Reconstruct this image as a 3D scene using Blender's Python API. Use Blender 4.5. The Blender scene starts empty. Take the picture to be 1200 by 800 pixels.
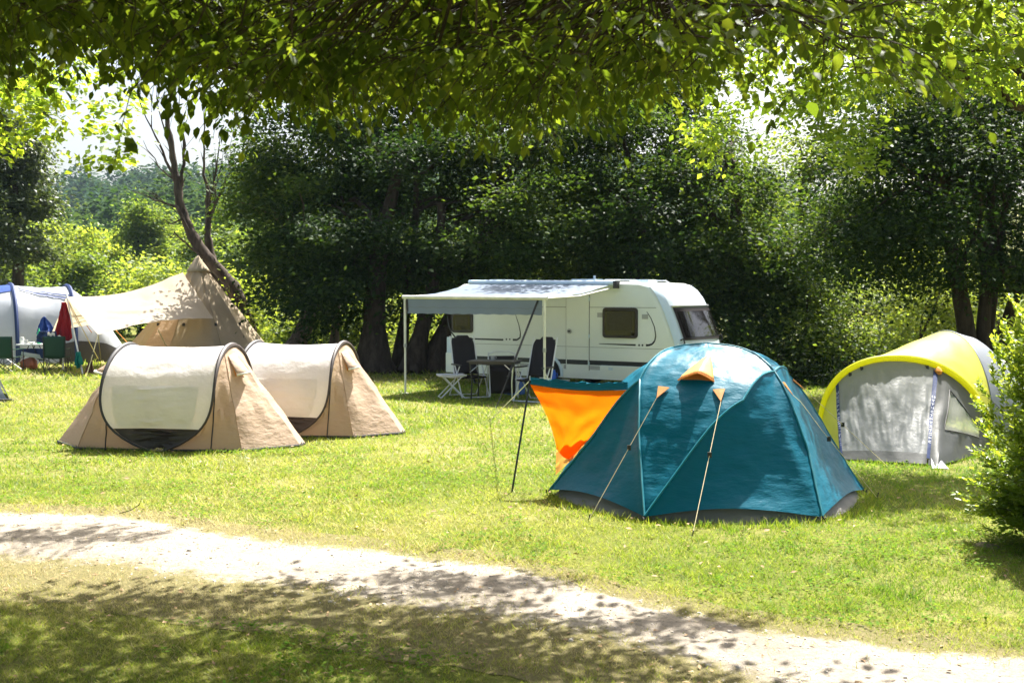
import bpy, bmesh, math, random
import numpy as np
from mathutils import Vector, Matrix, noise as mnoise

random.seed(7)
rng = np.random.default_rng(11)
R = math.radians
scene = bpy.context.scene
COL = scene.collection

# ------------------------------------------------------------------ camera
CAM_H = 2.1
FPX = 1300.0                       # focal length in pixels of the 1200 px wide photograph
PITCH = math.atan(55 / FPX)
cam_d = bpy.data.cameras.new("camera")
cam_d.sensor_width = 36.0
cam_d.lens = 36.0 * FPX / 1200.0
cam_d.clip_start = 0.05
cam_d.clip_end = 6000
cam_d.dof.use_dof = True
cam_d.dof.focus_distance = 13.0
cam_d.dof.aperture_fstop = 5.6
cam = bpy.data.objects.new("camera", cam_d)
COL.objects.link(cam)
cam.location = (0, 0, CAM_H)
cam.rotation_euler = (math.pi / 2 - PITCH, 0, 0)
scene.camera = cam

# ------------------------------------------------------------------ light
SUN_EL, SUN_AZ = R(58), R(27)      # azimuth from +Y towards +X
sunv = Vector((math.sin(SUN_AZ) * math.cos(SUN_EL), math.cos(SUN_AZ) * math.cos(SUN_EL), math.sin(SUN_EL)))
world = bpy.data.worlds.new("World")
scene.world = world
world.use_nodes = True
wn = world.node_tree.nodes
wl = world.node_tree.links
sky = wn.new('ShaderNodeTexSky')
sky.sky_type = 'NISHITA'
sky.sun_disc = False
sky.sun_elevation = SUN_EL
sky.sun_rotation = SUN_AZ
sky.air_density = 1.0
sky.dust_density = 6.0
wl.new(sky.outputs[0], wn['Background'].inputs[0])
wn['Background'].inputs[1].default_value = 0.075
sun_d = bpy.data.lights.new("sun", 'SUN')
sun_d.energy = 5.0
sun_d.angle = R(0.53)
sun_d.color = (1.0, 0.965, 0.90)
sun = bpy.data.objects.new("sun", sun_d)
COL.objects.link(sun)
sun.rotation_euler = sunv.to_track_quat('Z', 'Y').to_euler()
sun.location = (0, 0, 40)

scene.view_settings.view_transform = 'Standard'
scene.view_settings.look = 'None'
scene.view_settings.gamma = 1.0
scene.view_settings.exposure = 1.9
scene.view_settings.use_curve_mapping = False
scene.cycles.use_denoising = True
scene.cycles.max_bounces = 10
scene.cycles.transparent_max_bounces = 12
scene.cycles.sample_clamp_indirect = 8.0

# ------------------------------------------------------------------ helpers
_cp, _sp = math.cos(PITCH), math.sin(PITCH)
def ray(px, py):
    u, v = (px - 600) / FPX, (400 - py) / FPX
    return Vector((u, _cp + v * _sp, -_sp + v * _cp))
def G(px, py, z=0.0):
    d = ray(px, py); t = (z - CAM_H) / d.z
    return Vector((d.x * t, d.y * t, z))
def A(px, py, Y):
    d = ray(px, py); t = Y / d.y
    return Vector((d.x * t, Y, CAM_H + d.z * t))
def V(*a): return Vector(a)
def lerp(a, b, t): return a + (b - a) * t
def proj(P):
    """numpy projection of points (N,3) to photograph pixels"""
    q = P - np.array([0, 0, CAM_H])
    f = q[:, 1] * _cp - q[:, 2] * _sp
    up = q[:, 1] * _sp + q[:, 2] * _cp
    f = np.where(np.abs(f) < 1e-3, 1e-3, f)
    return 600 + FPX * q[:, 0] / f, 400 - FPX * up / f, f

MATS = {}
INV = {}
def thing(name, label, cat, loc=(0, 0, 0), rotz=0.0, group=None):
    o = bpy.data.objects.new(name, None)
    o.empty_display_size = 0.2
    COL.objects.link(o)
    o.location = loc; o.rotation_euler = (0, 0, rotz)
    o['label'] = label; o['category'] = cat
    if group: o['group'] = group
    INV[o] = (Matrix.Translation(loc) @ Matrix.Rotation(rotz, 4, 'Z')).inverted()
    return o
def tag(o, label=None, cat=None, group=None, kind=None):
    if label: o['label'] = label
    if cat: o['category'] = cat
    if group: o['group'] = group
    if kind: o['kind'] = kind
    return o
def link(name, me, mat, parent=None):
    if mat is not None and not me.materials:
        me.materials.append(MATS[mat] if isinstance(mat, str) else mat)
    o = bpy.data.objects.new(name, me)
    COL.objects.link(o)
    if parent is not None: o.parent = parent
    return o
def root_of(o):
    while o.parent is not None: o = o.parent
    return o
def copy_tree(o, parent=None):
    c = o.copy(); COL.objects.link(c)
    if parent is not None: c.parent = parent
    for ch in list(o.children): copy_tree(ch, c)
    return c

class MB:
    """collects shapes and links them as ONE mesh object"""
    def __init__(s): s.v = []; s.f = []
    def add(s, vs, fs):
        k = len(s.v); s.v += [Vector(v) for v in vs]; s.f += [tuple(i + k for i in f) for f in fs]; return s
    def box(s, c, size, rz=0.0, m=None):
        hx, hy, hz = size[0] / 2, size[1] / 2, size[2] / 2
        M = m if m is not None else Matrix.Rotation(rz, 3, 'Z')
        vs = [Vector(c) + M @ Vector((x, y, z)) for x in (-hx, hx) for y in (-hy, hy) for z in (-hz, hz)]
        return s.add(vs, [(0, 1, 3, 2), (4, 6, 7, 5), (0, 4, 5, 1), (2, 3, 7, 6), (0, 2, 6, 4), (1, 5, 7, 3)])
    def tube(s, pts, r, n=6, cap=True):
        pts = [Vector(p) for p in pts]; m = len(pts)
        rs = list(r) if hasattr(r, '__len__') else [r] * m
        vs = []; fs = []
        up = None
        for i, p in enumerate(pts):
            d = (pts[min(i + 1, m - 1)] - pts[max(i - 1, 0)])
            if d.length < 1e-9: d = Vector((0, 0, 1))
            d.normalize()
            if up is None:
                up = Vector((0, 0, 1)) if abs(d.z) < 0.9 else Vector((1, 0, 0))
            a = d.cross(up)
            if a.length < 1e-4: a = d.orthogonal()
            a.normalize(); b = a.cross(d); up = b
            for k in range(n):
                t = 2 * math.pi * k / n
                vs.append(p + (a * math.cos(t) + b * math.sin(t)) * rs[i])
        for i in range(m - 1):
            for k in range(n):
                fs.append((i * n + k, i * n + (k + 1) % n, (i + 1) * n + (k + 1) % n, (i + 1) * n + k))
        if cap:
            fs.append(tuple(range(n - 1, -1, -1))); fs.append(tuple((m - 1) * n + k for k in range(n)))
        return s.add(vs, fs)
    def sheet(s, f, nu, nv, closed=False):
        vs = []; fs = []
        for i in range(nu + 1):
            for j in range(nv + 1): vs.append(f(i / nu, j / nv))
        for i in range(nu):
            for j in range(nv):
                a = i * (nv + 1) + j
                fs.append((a, a + nv + 1, a + nv + 2, a + 1))
        return s.add(vs, fs)
    def disc(s, c, ax, r, h, n=20):
        c = Vector(c); ax = Vector(ax).normalized()
        return s.tube([c - ax * h / 2, c + ax * h / 2], r, n)
    def lathe(s, c, prof, n=14):
        c = Vector(c); vs = []; fs = []
        for (r, z) in prof:
            for k in range(n):
                t = 2 * math.pi * k / n; vs.append(c + Vector((r * math.cos(t), r * math.sin(t), z)))
        for i in range(len(prof) - 1):
            for k in range(n):
                fs.append((i * n + k, i * n + (k + 1) % n, (i + 1) * n + (k + 1) % n, (i + 1) * n + k))
        fs.append(tuple(range(n - 1, -1, -1))); fs.append(tuple((len(prof) - 1) * n + k for k in range(n)))
        return s.add(vs, fs)
    def build(s, name, mat, parent=None, smooth=True, world=False, angle=40, weld=False, solid=0.0):
        vs = s.v
        if world and parent is not None:
            M = INV[root_of(parent)]
            vs = [M @ v for v in vs]
        me = bpy.data.meshes.new(name)
        me.from_pydata([tuple(v) for v in vs], [], s.f)
        if weld:
            bm = bmesh.new(); bm.from_mesh(me)
            bmesh.ops.remove_doubles(bm, verts=bm.verts, dist=1e-4)
            bm.to_mesh(me); bm.free()
        me.update()
        if smooth:
            me.polygons.foreach_set('use_smooth', [True] * len(me.polygons))
            me.set_sharp_from_angle(angle=R(angle))
        o = link(name, me, mat, parent)
        if solid:
            md = o.modifiers.new('thickness', 'SOLIDIFY'); md.thickness = solid; md.offset = 0
        return o

def fbm(p, sc=1.0, oct=3):
    v = 0; a = 1; q = Vector(p) * sc
    for _ in range(oct):
        v += a * mnoise.noise(q); a *= .5; q = q * 2.03 + Vector((3.1, 1.7, 5.2))
    return v

# vectorised value noise for large point sets
_perm = rng.random((256, 256))
def vnoise(x, y):
    xi = np.floor(x).astype(int); yi = np.floor(y).astype(int)
    fx = x - xi; fy = y - yi
    fx = fx * fx * (3 - 2 * fx); fy = fy * fy * (3 - 2 * fy)
    g = lambda a, b: _perm[a & 255, b & 255]
    return (g(xi, yi) * (1 - fx) + g(xi + 1, yi) * fx) * (1 - fy) + (g(xi, yi + 1) * (1 - fx) + g(xi + 1, yi + 1) * fx) * fy
def vfbm(x, y):
    return (vnoise(x, y) + .5 * vnoise(x * 2.1 + 7, y * 2.1 + 3) + .25 * vnoise(x * 4.3 + 1, y * 4.3 + 9)) / 1.75

def np_mesh(name, verts, loops, starts, attrs=None, smooth=False):
    me = bpy.data.meshes.new(name)
    me.vertices.add(len(verts)); me.vertices.foreach_set('co', np.ascontiguousarray(verts, dtype=np.float32).ravel())
    me.loops.add(len(loops)); me.loops.foreach_set('vertex_index', np.ascontiguousarray(loops, dtype=np.int32))
    me.polygons.add(len(starts)); me.polygons.foreach_set('loop_start', np.ascontiguousarray(starts, dtype=np.int32))
    for k, a in (attrs or {}).items():
        at = me.attributes.new(k, 'FLOAT', 'POINT'); at.data.foreach_set('value', np.ascontiguousarray(a, dtype=np.float32))
    me.update(calc_edges=True)
    if smooth: me.polygons.foreach_set('use_smooth', np.ones(len(starts), dtype=bool))
    return me

def norm(a): return a / np.maximum(np.linalg.norm(a, axis=1, keepdims=True), 1e-9)
def leaf_arrays(P, D, N, L, W, tint, shape='rhomb', fold=.18):
    """leaves at base points P, along D, facing N"""
    D = norm(D); S = norm(np.cross(D, N)); N = np.cross(S, D)
    n = len(P); L = L[:, None]; W = W[:, None]
    if shape == 'rhomb':
        vs = np.stack([P, P + D * L * .45 + S * W * .5 + N * W * fold, P + D * L, P + D * L * .45 - S * W * .5 + N * W * fold], 1)
        pat = np.array([0, 1, 2, 0, 2, 3]); k = 4; st = np.array([0, 3])
    else:
        c = lambda a, b, h: P + D * L * a + S * W * b + N * W * h
        vs = np.stack([c(0, 0, 0), c(.28, .46, fold), c(.62, .42, fold), c(1, 0, -.12), c(.5, 0, 0), c(.62, -.42, fold), c(.28, -.46, fold)], 1)
        pat = np.array([0, 1, 4, 1, 2, 4, 2, 3, 4, 0, 4, 6, 6, 4, 5, 5, 4, 3]); k = 7; st = np.arange(6) * 3
    verts = vs.reshape(-1, 3)
    loops = (np.arange(n)[:, None] * k + pat[None, :]).ravel()
    starts = (np.arange(n)[:, None] * len(pat) + st[None, :]).ravel()
    return verts, loops, starts, np.repeat(tint, k)
def leaf_mesh(name, *a, **kw):
    v, l, s, t = leaf_arrays(*a, **kw)
    return np_mesh(name, v, l, s, {'tint': t})

# ------------------------------------------------------------------ materials
def new_mat(name):
    m = bpy.data.materials.new(name); m.use_nodes = True
    MATS[name] = m
    nt = m.node_tree; return m, nt.nodes, nt.links, nt.nodes['Principled BSDF']
def noise_node(n, l, scale, detail=4, rough=.6, vec=None, stretch=None):
    t = n.new('ShaderNodeTexNoise'); t.inputs['Scale'].default_value = scale
    t.inputs['Detail'].default_value = detail; t.inputs['Roughness'].default_value = rough
    tc = n.new('ShaderNodeTexCoord')
    src = tc.outputs['Object']
    if stretch:
        mp = n.new('ShaderNodeMapping'); mp.inputs['Scale'].default_value = stretch
        l.new(src, mp.inputs[0]); src = mp.outputs[0]
    l.new(src, t.inputs['Vector'])
    return t
def ramp(n, l, src, stops):
    r = n.new('ShaderNodeValToRGB')
    while len(r.color_ramp.elements) < len(stops): r.color_ramp.elements.new(.5)
    for e, (p, c) in zip(r.color_ramp.elements, stops):
        e.position = p; e.color = (*c, 1) if len(c) == 3 else c
    l.new(src, r.inputs[0]); return r
def bump(n, l, src, strength, dist, target):
    b = n.new('ShaderNodeBump'); b.inputs['Strength'].default_value = strength; b.inputs['Distance'].default_value = dist
    l.new(src, b.inputs['Height']); l.new(b.outputs[0], target); return b
def sock(p, *names):
    for k in names:
        if k in p.inputs: return p.inputs[k]

def plain(name, col, rough=.5, metal=0.0, var=.12, scale=6, bmp=0.0, spec=.5):
    m, n, l, p = new_mat(name)
    t = noise_node(n, l, scale)
    a = tuple(max(0, c * (1 - var)) for c in col); b = tuple(min(1, c * (1 + var)) for c in col)
    r = ramp(n, l, t.outputs[0], [(.3, a), (.7, b)])
    l.new(r.outputs[0], p.inputs['Base Color'])
    p.inputs['Roughness'].default_value = rough; p.inputs['Metallic'].default_value = metal
    sock(p, 'Specular IOR Level', 'Specular').default_value = spec
    if bmp: bump(n, l, t.outputs[0], .6, bmp, p.inputs['Normal'])
    return m

def fabric(name, col, trans=.35, rough=.6, wr=.012, scale=5, stretch=(1, 1, 1), tcol=None, spec=.35, var=.08):
    """thin cloth: coloured dye, fine wrinkles, some light passing through"""
    m, n, l, p = new_mat(name)
    t = noise_node(n, l, scale, 5, .55, stretch=stretch)
    t2 = noise_node(n, l, 1.7, 3, .5)
    a = tuple(c * (1 - var) for c in col); b = tuple(min(1, c * (1 + var)) for c in col)
    r = ramp(n, l, t2.outputs[0], [(.3, a), (.7, b)])
    l.new(r.outputs[0], p.inputs['Base Color'])
    p.inputs['Roughness'].default_value = rough
    sock(p, 'Specular IOR Level', 'Specular').default_value = spec
    bp = bump(n, l, t.outputs[0], .7, wr, p.inputs['Normal'])
    tr = n.new('ShaderNodeBsdfTranslucent')
    tr.inputs[0].default_value = (*(tcol or col), 1)
    l.new(bp.outputs[0], tr.inputs['Normal'])
    mx = n.new('ShaderNodeMixShader'); mx.inputs[0].default_value = trans
    l.new(p.outputs[0], mx.inputs[1]); l.new(tr.outputs[0], mx.inputs[2])
    l.new(mx.outputs[0], n['Material Output'].inputs['Surface'])
    return m

def leafmat(name, cols, tcols, trans=.45, rough=.45, spec=.4):
    """leaf: 'tint' picks a shade; light passes through the blade"""
    m, n, l, p = new_mat(name)
    at = n.new('ShaderNodeAttribute'); at.attribute_name = 'tint'
    k = len(cols)
    r = ramp(n, l, at.outputs['Fac'], [(i / (k - 1), c) for i, c in enumerate(cols)])
    r2 = ramp(n, l, at.outputs['Fac'], [(i / (k - 1), c) for i, c in enumerate(tcols)])
    l.new(r.outputs[0], p.inputs['Base Color'])
    p.inputs['Roughness'].default_value = rough
    sock(p, 'Specular IOR Level', 'Specular').default_value = spec
    tr = n.new('ShaderNodeBsdfTranslucent'); l.new(r2.outputs[0], tr.inputs[0])
    mx = n.new('ShaderNodeMixShader'); mx.inputs[0].default_value = trans
    l.new(p.outputs[0], mx.inputs[1]); l.new(tr.outputs[0], mx.inputs[2])
    l.new(mx.outputs[0], n['Material Output'].inputs['Surface'])
    return m

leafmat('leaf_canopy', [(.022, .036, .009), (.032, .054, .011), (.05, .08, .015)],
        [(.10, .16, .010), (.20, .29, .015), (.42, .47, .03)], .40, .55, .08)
leafmat('leaf_maple', [(.05, .09, .012), (.08, .14, .018), (.12, .18, .02)],
        [(.22, .36, .02), (.36, .50, .03), (.55, .60, .04)], .5)
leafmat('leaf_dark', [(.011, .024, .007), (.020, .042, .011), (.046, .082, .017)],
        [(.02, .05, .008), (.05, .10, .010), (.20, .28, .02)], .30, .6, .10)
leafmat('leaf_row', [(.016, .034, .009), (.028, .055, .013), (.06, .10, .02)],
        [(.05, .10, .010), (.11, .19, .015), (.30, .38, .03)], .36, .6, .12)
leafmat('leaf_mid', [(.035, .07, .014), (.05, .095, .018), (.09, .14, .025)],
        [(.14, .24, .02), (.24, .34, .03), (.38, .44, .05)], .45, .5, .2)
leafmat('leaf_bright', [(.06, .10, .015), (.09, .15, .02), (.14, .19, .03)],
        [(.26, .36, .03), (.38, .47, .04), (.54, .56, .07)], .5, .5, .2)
leafmat('leaf_willow', [(.09, .12, .045), (.13, .165, .06), (.18, .21, .08)],
        [(.20, .28, .05), (.28, .36, .07), (.36, .42, .09)], .4, .5)
leafmat('leaf_olive', [(.022, .038, .018), (.034, .055, .024), (.06, .085, .035)],
        [(.10, .15, .03), (.15, .2, .03), (.2, .25, .04)], .35)
leafmat('leaf_hill', [(.022, .055, .014), (.036, .075, .018), (.07, .115, .03)],
        [(.05, .11, .015), (.08, .15, .02), (.14, .2, .03)], .3, .7, .05)
leafmat('leaf_clover', [(.06, .13, .012), (.09, .18, .016), (.14, .22, .03)],
        [(.16, .32, .015), (.25, .42, .02), (.38, .48, .04)], .4, .7, .05)
leafmat('leaf_conifer', [(.010, .042, .020), (.018, .060, .026), (.04, .085, .03)],
        [(.04, .09, .015), (.06, .11, .02), (.10, .14, .03)], .25, .7, .05)
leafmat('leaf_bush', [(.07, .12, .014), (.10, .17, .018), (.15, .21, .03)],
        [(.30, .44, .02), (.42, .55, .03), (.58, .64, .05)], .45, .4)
leafmat('grass_blade', [(.055, .125, .008), (.155, .225, .018), (.30, .305, .055), (.50, .43, .22)],
        [(.16, .31, .014), (.36, .45, .028), (.50, .49, .09), (.56, .47, .24)], .45, .5, .25)

def bark(name, c1, c2):
    m, n, l, p = new_mat(name)
    t = noise_node(n, l, 7, 6, .65, stretch=(1, 1, .22))
    r = ramp(n, l, t.outputs[0], [(.35, c1), (.68, c2)])
    l.new(r.outputs[0], p.inputs['Base Color']); p.inputs['Roughness'].default_value = .9
    sock(p, 'Specular IOR Level', 'Specular').default_value = .15
    bump(n, l, t.outputs[0], 1, .04, p.inputs['Normal'])
bark('bark_dark', (.025, .018, .012), (.075, .056, .04))
bark('bark_brown', (.07, .05, .034), (.2, .15, .11))
bark('bark_dead', (.028, .021, .016), (.11, .085, .065))

fabric('beige_fly', (.47, .345, .24), .3, .7, .030, 8, (.8, .8, 1.5), (.58, .40, .26))
fabric('white_fly', (.84, .81, .77), .40, .5, .022, 5, (1.2, 1, 1.6), (.75, .70, .62), .45)
fabric('white_flap', (.78, .75, .71), .38, .6, .010, 6, (.4, 1, 2), (.75, .70, .64), .2)
fabric('orange_liner', (.62, .30, .08), .4, .6, .006, 8, tcol=(.8, .38, .08))
plain('vent_orange', (.72, .30, .06), .6)
fabric('teal_fly', (.0003, .108, .165), .05, .42, .019, 6.0, (.7, .7, 1.9), (.001, .2, .26), .16, .08)
plain('teal_seam', (.005, .17, .22), .45)
fabric('orange_sheet', (.85, .16, .004), .72, .6, .006, 3, tcol=(1.0, .155, .003), spec=.05)
fabric('taupe_sheet', (.20, .19, .165), .1, .6, .014, 9)
fabric('yellow_fly', (.60, .60, .09), .4, .5, .010, 5, tcol=(.75, .74, .12), spec=.45)
fabric('yellow_sleeve', (.72, .72, .02), .35, .45, .004, 9, tcol=(.85, .82, .03))
fabric('grey_fly', (.23, .24, .24), .3, .4, .018, 5, (1.6, 1.6, .4), (.36, .36, .33), .55)
fabric('grey_dark', (.09, .095, .092), .25, .55, .010, 6, tcol=(.2, .2, .17))
fabric('slate_fly', (.19, .21, .24), .15, .5, .012, 5)
fabric('awning_cloth', (.17, .22, .30), .3, .55, .006, 4, tcol=(.30, .32, .33))
fabric('tipi_canvas', (.44, .36, .25), .25, .8, .012, 5, (1.5, 1.5, .35), (.55, .42, .25), .15)
fabric('tarp_canvas', (.46, .40, .315), .35, .75, .012, 3, (.6, 1.4, 1), (.8, .66, .42), .15)
fabric('tunnel_fly', (.45, .48, .52), .3, .5, .012, 4, tcol=(.5, .52, .55))
fabric('navy_cloth', (.015, .035, .12), .12, .6, .01, 6)
fabric('blue_cloth', (.025, .075, .32), .25, .6, .012, 8)
fabric('red_cloth', (.32, .012, .025), .35, .7, .014, 9, tcol=(.45, .012, .02))
fabric('turquoise_cloth', (.01, .30, .26), .35, .7, .012, 9)
fabric('green_canvas', (.012, .055, .035), .12, .7, .006, 9)
fabric('black_mesh_cloth', (.011, .008, .010), .08, .6, .004, 12)
fabric('rust_cloth', (.30, .10, .05), .2, .7, .02, 9)
fabric('brown_cloth', (.15, .08, .06), .2, .8, .02, 9)
fabric('jersey_cloth', (.45, .5, .45), .2, .8, .02, 9)
def mesh_net(name, col, op):
    m, n, l, p = new_mat(name)
    p.inputs['Base Color'].default_value = (*col, 1); p.inputs['Roughness'].default_value = .7
    tr = n.new('ShaderNodeBsdfTransparent')
    mx = n.new('ShaderNodeMixShader'); mx.inputs[0].default_value = op
    l.new(tr.outputs[0], mx.inputs[1]); l.new(p.outputs[0], mx.inputs[2])
    l.new(mx.outputs[0], n['Material Output'].inputs['Surface'])
mesh_net('net_window', (.30, .31, .26), .55)
plain('dark_brown_trim', (.045, .032, .028), .6)
plain('charcoal', (.03, .028, .03), .6)
plain('black_metal', (.012, .012, .013), .4, .0)
plain('black_rubber', (.015, .015, .016), .8)
plain('white_metal', (.62, .64, .66), .4)
plain('cream_metal', (.66, .66, .58), .45)
plain('alu', (.55, .57, .6), .35, .8)
plain('rope_tan', (.70, .60, .36), .8)
plain('rope_white', (.75, .74, .70), .8)
plain('orange_rope', (.75, .28, .03), .8)
plain('van_white', (.70, .74, .70), .3, 0, .03, 2)
plain('van_front', (.62, .70, .74), .16, 0, .03, 2, 0, .6)
plain('van_trim', (.55, .66, .74), .25, 0, .03)
plain('van_grey', (.36, .37, .36), .45, 0, .04)
plain('van_seam', (.20, .21, .21), .6)
plain('decal_black', (.012, .016, .02), .4)
plain('window_frame', (.018, .011, .011), .4)
plain('dark_glass', (.010, .009, .009), .06, 0, .2, 3, 0, .45)
plain('curtain', (.016, .013, .014), .08, 0, .3, 20, 0, .35)
plain('lamp_red', (.5, .05, .04), .3)
plain('lettering_white', (.42, .44, .50), .6)
plain('table_top', (.035, .03, .03), .5)
plain('table_white', (.6, .62, .6), .5)
plain('plastic_white', (.75, .75, .72), .45)
plain('plastic_green', (.05, .5, .22), .25)
plain('plastic_blue', (.03, .10, .32), .4)
plain('blue_bright', (.02, .12, .6), .4)
plain('stone', (.46, .41, .35), .9, 0, .3, 14, .01)
plain('dry_leaf', (.30, .19, .09), .8, 0, .35, 9)
plain('soil', (.2, .15, .1), .95, 0, .3, 6, .02)
# ------------------------------------------------------------------ ground, path, grass
def path_edges():
    up = [(-300, 598), (0, 600), (130, 606), (300, 631), (470, 650), (600, 668), (750, 704), (880, 735), (1050, 757), (1200, 774), (1500, 800)]
    lo = [(-300, 640), (0, 652), (120, 663), (250, 682), (430, 700), (560, 718), (700, 745), (820, 782), (1000, 830), (1200, 880), (1500, 930)]
    U = np.array([tuple(G(*p))[:2] for p in up]); L = np.array([tuple(G(*p))[:2] for p in lo])
    return U, L
PU, PL = path_edges()
def y_up(x): return np.interp(x, PU[:, 0], PU[:, 1])
def y_lo(x): return np.interp(x, PL[:, 0], PL[:, 1])

m, n, l, p = new_mat('ground_turf')
t1 = noise_node(n, l, .45, 5, .6); t2 = noise_node(n, l, 14, 6, .7)
r1 = ramp(n, l, t1.outputs[0], [(.35, (.10, .125, .02)), (.55, (.16, .165, .04)), (.74, (.30, .25, .12))])
r2 = ramp(n, l, t2.outputs[0], [(.3, (.55, .55, .55)), (.7, (1.15, 1.15, 1.1))])
mm = n.new('ShaderNodeMix'); mm.data_type = 'RGBA'; mm.blend_type = 'MULTIPLY'; mm.inputs[0].default_value = 1
l.new(r1.outputs[0], mm.inputs[6]); l.new(r2.outputs[0], mm.inputs[7])
l.new(mm.outputs[2], p.inputs['Base Color']); p.inputs['Roughness'].default_value = .95
sock(p, 'Specular IOR Level', 'Specular').default_value = .1
bump(n, l, t2.outputs[0], .8, .03, p.inputs['Normal'])

m, n, l, p = new_mat('path_dirt')
t1 = noise_node(n, l, 1.1, 5, .6); t2 = noise_node(n, l, 26, 8, .8)
r1 = ramp(n, l, t1.outputs[0], [(.3, (.255, .22, .175)), (.7, (.375, .335, .28))])
r2 = ramp(n, l, t2.outputs[0], [(.34, (.38, .35, .32)), (.47, (1, 1, 1)), (.72, (1.3, 1.28, 1.25))])
mm = n.new('ShaderNodeMix'); mm.data_type = 'RGBA'; mm.blend_type = 'MULTIPLY'; mm.inputs[0].default_value = .9
l.new(r1.outputs[0], mm.inputs[6]); l.new(r2.outputs[0], mm.inputs[7])
ea = n.new('ShaderNodeAttribute'); ea.attribute_name = 'edge'
t3 = noise_node(n, l, 5.5, 6, .7)
ad = n.new('ShaderNodeMath'); ad.operation = 'MULTIPLY_ADD'; l.new(t3.outputs[0], ad.inputs[0]); ad.inputs[1].default_value = 1.6; l.new(ea.outputs['Fac'], ad.inputs[2])
rr_ = ramp(n, l, ad.outputs[0], [(.42, (0, 0, 0)), (.5, (.25, .25, .25)), (.60, (1, 1, 1))]) 
sc_ = n.new('ShaderNodeMath'); sc_.operation = 'MULTIPLY'; sc_.inputs[1].default_value = .5; l.new(ad.outputs[0], sc_.inputs[0]); l.new(sc_.outputs[0], rr_.inputs[0])
mt = n.new('ShaderNodeMix'); mt.data_type = 'RGBA'; l.new(rr_.outputs[0], mt.inputs[0])
rs_ = ramp(n, l, t2.outputs[0], [(.3, (.10, .10, .035)), (.7, (.24, .20, .10))])
l.new(rs_.outputs[0], mt.inputs[6]); l.new(mm.outputs[2], mt.inputs[7])
l.new(mt.outputs[2], p.inputs['Base Color']); p.inputs['Roughness'].default_value = .95
sock(p, 'Specular IOR Level', 'Specular').default_value = .1
bump(n, l, t2.outputs[0], 1, .02, p.inputs['Normal'])

gm = MB()
Rr = [0, 6, 14, 30, 70, 160, 400, 1200, 4000]
vs = [(0, 0, 0)]; fs = []
for i, r in enumerate(Rr[1:]):
    for k in range(48):
        t = 2 * math.pi * k / 48; vs.append((r * math.cos(t), r * math.sin(t), 0))
for k in range(48): fs.append((0, 1 + k, 1 + (k + 1) % 48))
for i in range(len(Rr) - 2):
    for k in range(48):
        a = 1 + i * 48
        fs.append((a + k, a + 48 + k, a + 48 + (k + 1) % 48, a + (k + 1) % 48))
gm.add(vs, fs)
tag(gm.build('ground', 'ground_turf', smooth=False), 'flat mown meadow of the campsite', 'ground', kind='structure')

def wob(x, s): return (vfbm(np.array([x * 1.3 + s]), np.array([s * 1.7])) [0] - .5) * .34 + (vfbm(np.array([x * 6 + s]), np.array([s])) [0] - .5) * .16
def path_z(x, y):
    """low relief of the trodden dirt, fading out before the grass"""
    a = float(y_lo(x)) + wob(x, 3); b = float(y_up(x)) + wob(x, 9)
    k = max(0.0, min(1.0, min(y - a, b - y) / .30))
    if k == 0: return .004
    return .004 + k * (.030 * max(0, fbm((x * .6, y * 2.2, 1), 1.4, 2)) + .016 * max(0, fbm((x, y, 0), 4.5, 3)))
pm = MB()
NX = 420
xs = [-9 + 16.0 * i / NX for i in range(NX + 1)]
def pf(u, v):
    x = -9 + 16.0 * u
    a = float(y_lo(x)) + wob(x, 3); b = float(y_up(x)) + wob(x, 9)
    y = lerp(a - 1.1, b + .45, v)
    return V(x, y, path_z(x, y))
pm.sheet(pf, NX, 56)
po = pm.build('path', 'path_dirt', smooth=False)
ev = []
for i in range(NX + 1):
    x = xs[i]; a = float(y_lo(x)) + wob(x, 3); b = float(y_up(x)) + wob(x, 9)
    for j in range(57):
        y = lerp(a - 1.1, b + .45, j / 56); sd = min((y - a) * .55, y - b if False else b - y)
        ev.append(max(-1.2, min(1.2, .18 + sd * 2.2)))
at_ = po.data.attributes.new('edge', 'FLOAT', 'POINT'); at_.data.foreach_set('value', ev)
tag(po, 'pale trodden dirt path crossing the grass in front of the tents', 'path', kind='structure')

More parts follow.
